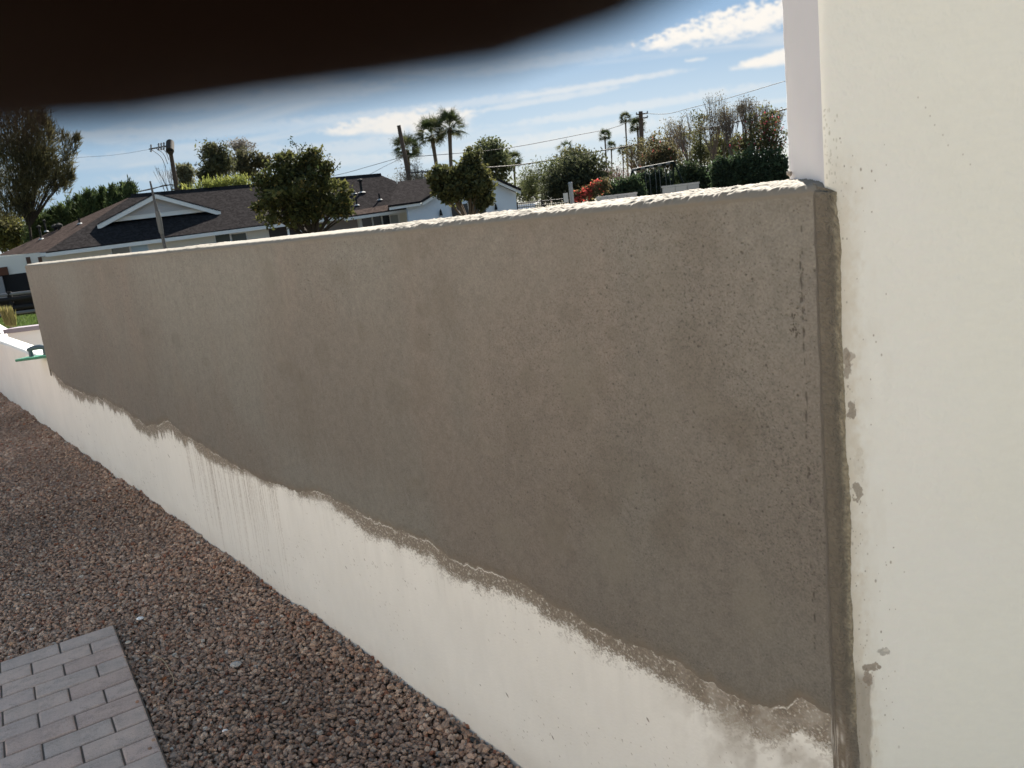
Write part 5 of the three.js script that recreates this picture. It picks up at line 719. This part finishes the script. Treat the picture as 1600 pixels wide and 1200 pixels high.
// plasterer's float lying on the low wall
{
  const t = thing('plastering_float', 'green plastering float with a dark handle on the low wall top', 'hand tool'), c = WP(6.33, 0.742, 0.035), ax = DW.clone(), nz = NW.clone();
  t.position.copy(c); t.quaternion.setFromRotationMatrix(new THREE.Matrix4().makeBasis(ax, V(0, 1, 0), nz.clone().negate())); t.rotateY(0.55); t.rotateZ(-0.05);
  const sh = new THREE.Shape(); sh.moveTo(-0.2, -0.065); sh.lineTo(0.17, -0.065); sh.quadraticCurveTo(0.2, -0.065, 0.2, -0.03); sh.lineTo(0.2, 0.03); sh.quadraticCurveTo(0.2, 0.065, 0.17, 0.065); sh.lineTo(-0.2, 0.065); sh.lineTo(-0.2, -0.065);
  part('blade', new THREE.ExtrudeGeometry(sh, { depth: 0.012, bevelEnabled: true, bevelSize: 0.004, bevelThickness: 0.004, bevelSegments: 2 }).rotateX(-Math.PI / 2), std(0.02, 0.16, 0.09, 0.5), t, 'green blade');
  part('handle', merged([limb([V(-0.11, 0.075, 0), V(-0.05, 0.085, 0), V(0.02, 0.085, 0), V(0.09, 0.075, 0)], [0.016, 0.021, 0.021, 0.016], 10), bar(V(-0.09, 0.015, 0), V(-0.09, 0.08, 0), 0.02, 0.014, 8), bar(V(0.07, 0.015, 0), V(0.07, 0.08, 0), 0.02, 0.014, 8)]), std(0.06, 0.09, 0.11, 0.5), t, 'dark grey handle');
}
// small finds in the gravel
{
  const t = thing('dry_leaf', 'curled rusty brown dry leaf on the gravel by the paving edge', 'leaf'), b = leafBuf(), p = P(257, 1072, 2.55); const g = new THREE.PlaneGeometry(0.03, 0.022, 8, 6), a = g.attributes.position; for (let i = 0; i < a.count; i++) { const x = a.getX(i), y = a.getY(i), k = 1 - (x / 0.018) ** 2 * 0.8; a.setXYZ(i, x, y * k, 10 * x * x + 6 * y * y * (x > 0 ? 1 : 0.4)); } g.rotateX(-Math.PI / 2); g.computeVertexNormals(); const gp = groundAt(257, 1072); t.position.copy(gp).setY(0.024); part('blade', g, (() => { const m = std(0.16, 0.06, 0.025, 0.8); m.side = THREE.DoubleSide; return m; })(), t); t.rotation.set(0.25, 0.6, 0.2);
  const q = [[240, 1033], [255, 1040], [266, 1055], [273, 1070], [273, 1085]].map(([x, y]) => groundAt(x, y).setY(0.026)), tw = part('dry_stalk', limb(q, [0.0012, 0.0016, 0.001], 5), std(0.45, 0.36, 0.24, 0.8), scene); tw.name = numbered('dry_stalk'); tag(tw, 'thin curved straw coloured stalk on the gravel near the dry leaf', 'stalk');
  for (const [x, y, s, label, c] of [[221, 975, 0.011, 'white chip of plaster on the gravel near the paving corner', [0.8, 0.8, 0.8]], [370, 1048, 0.016, 'flat pale grey flake of cement among the brown stones', [0.42, 0.4, 0.38]], [354, 1153, 0.007, 'small bright white pebble in the gravel near the bottom edge', [0.8, 0.78, 0.76]], [202, 1013, 0.01, 'round cream pebble tight beside the paving edge', [0.5, 0.44, 0.37]]]) { const g2 = mergeVertices(new THREE.IcosahedronGeometry(1, 2).deleteAttribute('normal').deleteAttribute('uv')), a2 = g2.attributes.position; for (let i = 0; i < a2.count; i++) { const k = 0.75 + 0.5 * fbm(a2.getX(i) * 1.5 + x, a2.getY(i) * 1.5 + a2.getZ(i), 2); a2.setXYZ(i, a2.getX(i) * k * s * 1.3, a2.getY(i) * k * s * 0.55, a2.getZ(i) * k * s); } g2.computeVertexNormals(); const m = part('pale_chip', g2, std(...c, 0.85), scene); m.name = numbered('pale_chip'); m.position.copy(groundAt(x, y)).setY(0.026); tag(m, label, 'stone chip'); }
}
function groundAt(px, py) { const r = ray(px, py); return EYE.clone().addScaledVector(r, -EYE.y / r.y); }

// ---------------------------------------------------------------- the photographer's hand: a fingertip strays in front of the phone's lens
{
  const mm = (x, y, z) => EYE.clone().addScaledVector(RIGHT, x / 1000).addScaledVector(UPV, y / 1000).addScaledVector(FWD, -z / 1000);
  const H = (pts, radii) => pts.slice(0, -1).map((p, i) => [p, pts[i + 1], radii[i], radii[i + 1]]);
  const bones = [...H([[-62, 50, -2], [-40, 24, -16], [-18, 13.2, -17], [-9.4, 14.3, -17], [-3, 15.25, -17], [0, 16.4, -17], [9, 20.3, -17]], [9.5, 8.6, 8.1, 8, 8, 8.0, 7.8]),               // index, across the lens
    ...H([[-78, 58, -6], [-62, 34, -22], [-44, 30, -12], [-40, 32, -4]], [9.5, 9, 8, 7]), ...H([[-94, 58, -4], [-84, 34, -20], [-66, 28, -12], [-61, 30, -4]], [9.3, 8.6, 7.8, 6.8]), ...H([[-108, 60, 0], [-102, 40, -14], [-88, 34, -9], [-83, 35, -3]], [8.4, 7.4, 6.8, 6]),
    ...H([[-86, 82, 26], [-62, 66, 30], [-42, 56, 26], [-30, 50, 22]], [12, 10, 9.4, 8]),
    ...H([[-62, 52, -2], [-84, 84, 12], [-104, 112, 20], [-116, 134, 22]], [10, 15, 17, 16]), ...H([[-80, 58, -5], [-98, 92, 12]], [10, 16]), ...H([[-96, 58, -3], [-110, 96, 14]], [10, 16]), ...H([[-108, 60, 1], [-116, 100, 16]], [9, 14]), ...H([[-116, 134, 22], [-140, 180, 34], [-165, 235, 50]], [20, 24, 28])];
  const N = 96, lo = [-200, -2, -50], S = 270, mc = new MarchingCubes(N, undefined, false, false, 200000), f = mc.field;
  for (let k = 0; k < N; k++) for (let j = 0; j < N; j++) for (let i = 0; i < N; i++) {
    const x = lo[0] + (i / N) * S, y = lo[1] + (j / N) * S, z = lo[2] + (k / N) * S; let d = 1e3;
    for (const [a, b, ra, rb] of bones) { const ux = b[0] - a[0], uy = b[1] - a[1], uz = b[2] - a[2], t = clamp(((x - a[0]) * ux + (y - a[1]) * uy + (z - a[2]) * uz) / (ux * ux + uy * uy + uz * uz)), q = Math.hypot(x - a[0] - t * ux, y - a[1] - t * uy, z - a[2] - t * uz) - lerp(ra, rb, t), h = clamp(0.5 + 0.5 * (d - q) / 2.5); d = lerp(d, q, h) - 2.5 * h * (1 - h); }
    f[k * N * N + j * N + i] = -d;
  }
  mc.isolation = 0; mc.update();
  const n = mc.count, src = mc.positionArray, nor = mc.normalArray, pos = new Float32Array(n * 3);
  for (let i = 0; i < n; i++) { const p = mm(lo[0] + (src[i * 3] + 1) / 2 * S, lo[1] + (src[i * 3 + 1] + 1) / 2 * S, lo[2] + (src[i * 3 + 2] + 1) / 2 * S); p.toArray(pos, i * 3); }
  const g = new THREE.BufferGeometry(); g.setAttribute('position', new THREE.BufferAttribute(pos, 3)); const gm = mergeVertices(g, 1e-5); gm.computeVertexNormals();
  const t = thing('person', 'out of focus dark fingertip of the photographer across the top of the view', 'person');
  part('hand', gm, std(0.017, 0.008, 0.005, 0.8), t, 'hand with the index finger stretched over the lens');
  part('sleeve', limb([mm(-158, 220, 46), mm(-185, 275, 62), mm(-230, 370, 90)], [0.036, 0.044, 0.055], 14), std(0.03, 0.035, 0.045, 0.95), t);
  part('fingernail', new THREE.SphereGeometry(1, 12, 8).scale(0.0052, 0.0042, 0.0012).applyQuaternion(camera.quaternion).translate(...mm(4, 18.6, -24.6).toArray()), std(0.4, 0.24, 0.2, 0.35), t);
  const ph = thing('added_phone', 'black handset added unseen behind the lens to shade the fingertip', 'added_phone'), sh = new THREE.Shape(), w = 80, h = 38, r = 9; sh.moveTo(-w + r, -h); sh.lineTo(w - r, -h); sh.quadraticCurveTo(w, -h, w, -h + r); sh.lineTo(w, h - r); sh.quadraticCurveTo(w, h, w - r, h); sh.lineTo(-w + r, h); sh.quadraticCurveTo(-w, h, -w, h - r); sh.lineTo(-w, -h + r); sh.quadraticCurveTo(-w, -h, -w + r, -h);  // body added out of view behind the lens to keep light off the fingertip
  const place = (geo) => { const a = geo.attributes.position; for (let i = 0; i < a.count; i++) { const p = mm(a.getX(i), a.getY(i), a.getZ(i)); a.setXYZ(i, p.x, p.y, p.z); } geo.computeVertexNormals(); return geo; };
  part('body', place(new THREE.ExtrudeGeometry(sh, { depth: 6, bevelEnabled: true, bevelSize: 1, bevelThickness: 1, bevelSegments: 3 }).translate(-62, 10, 3.5)), std(0.012, 0.012, 0.014, 0.35), ph);
  part('screen', place(new THREE.BoxGeometry(146, 66, 0.6).translate(-62, 10, 10.8)), std(0.01, 0.01, 0.012, 0.1), ph);
  part('lens_ring', place(new THREE.TorusGeometry(5, 0.7, 8, 24).translate(0, 0, 2.2)), std(0.03, 0.03, 0.03, 0.3), ph);
}
renderer.render(scene, camera);
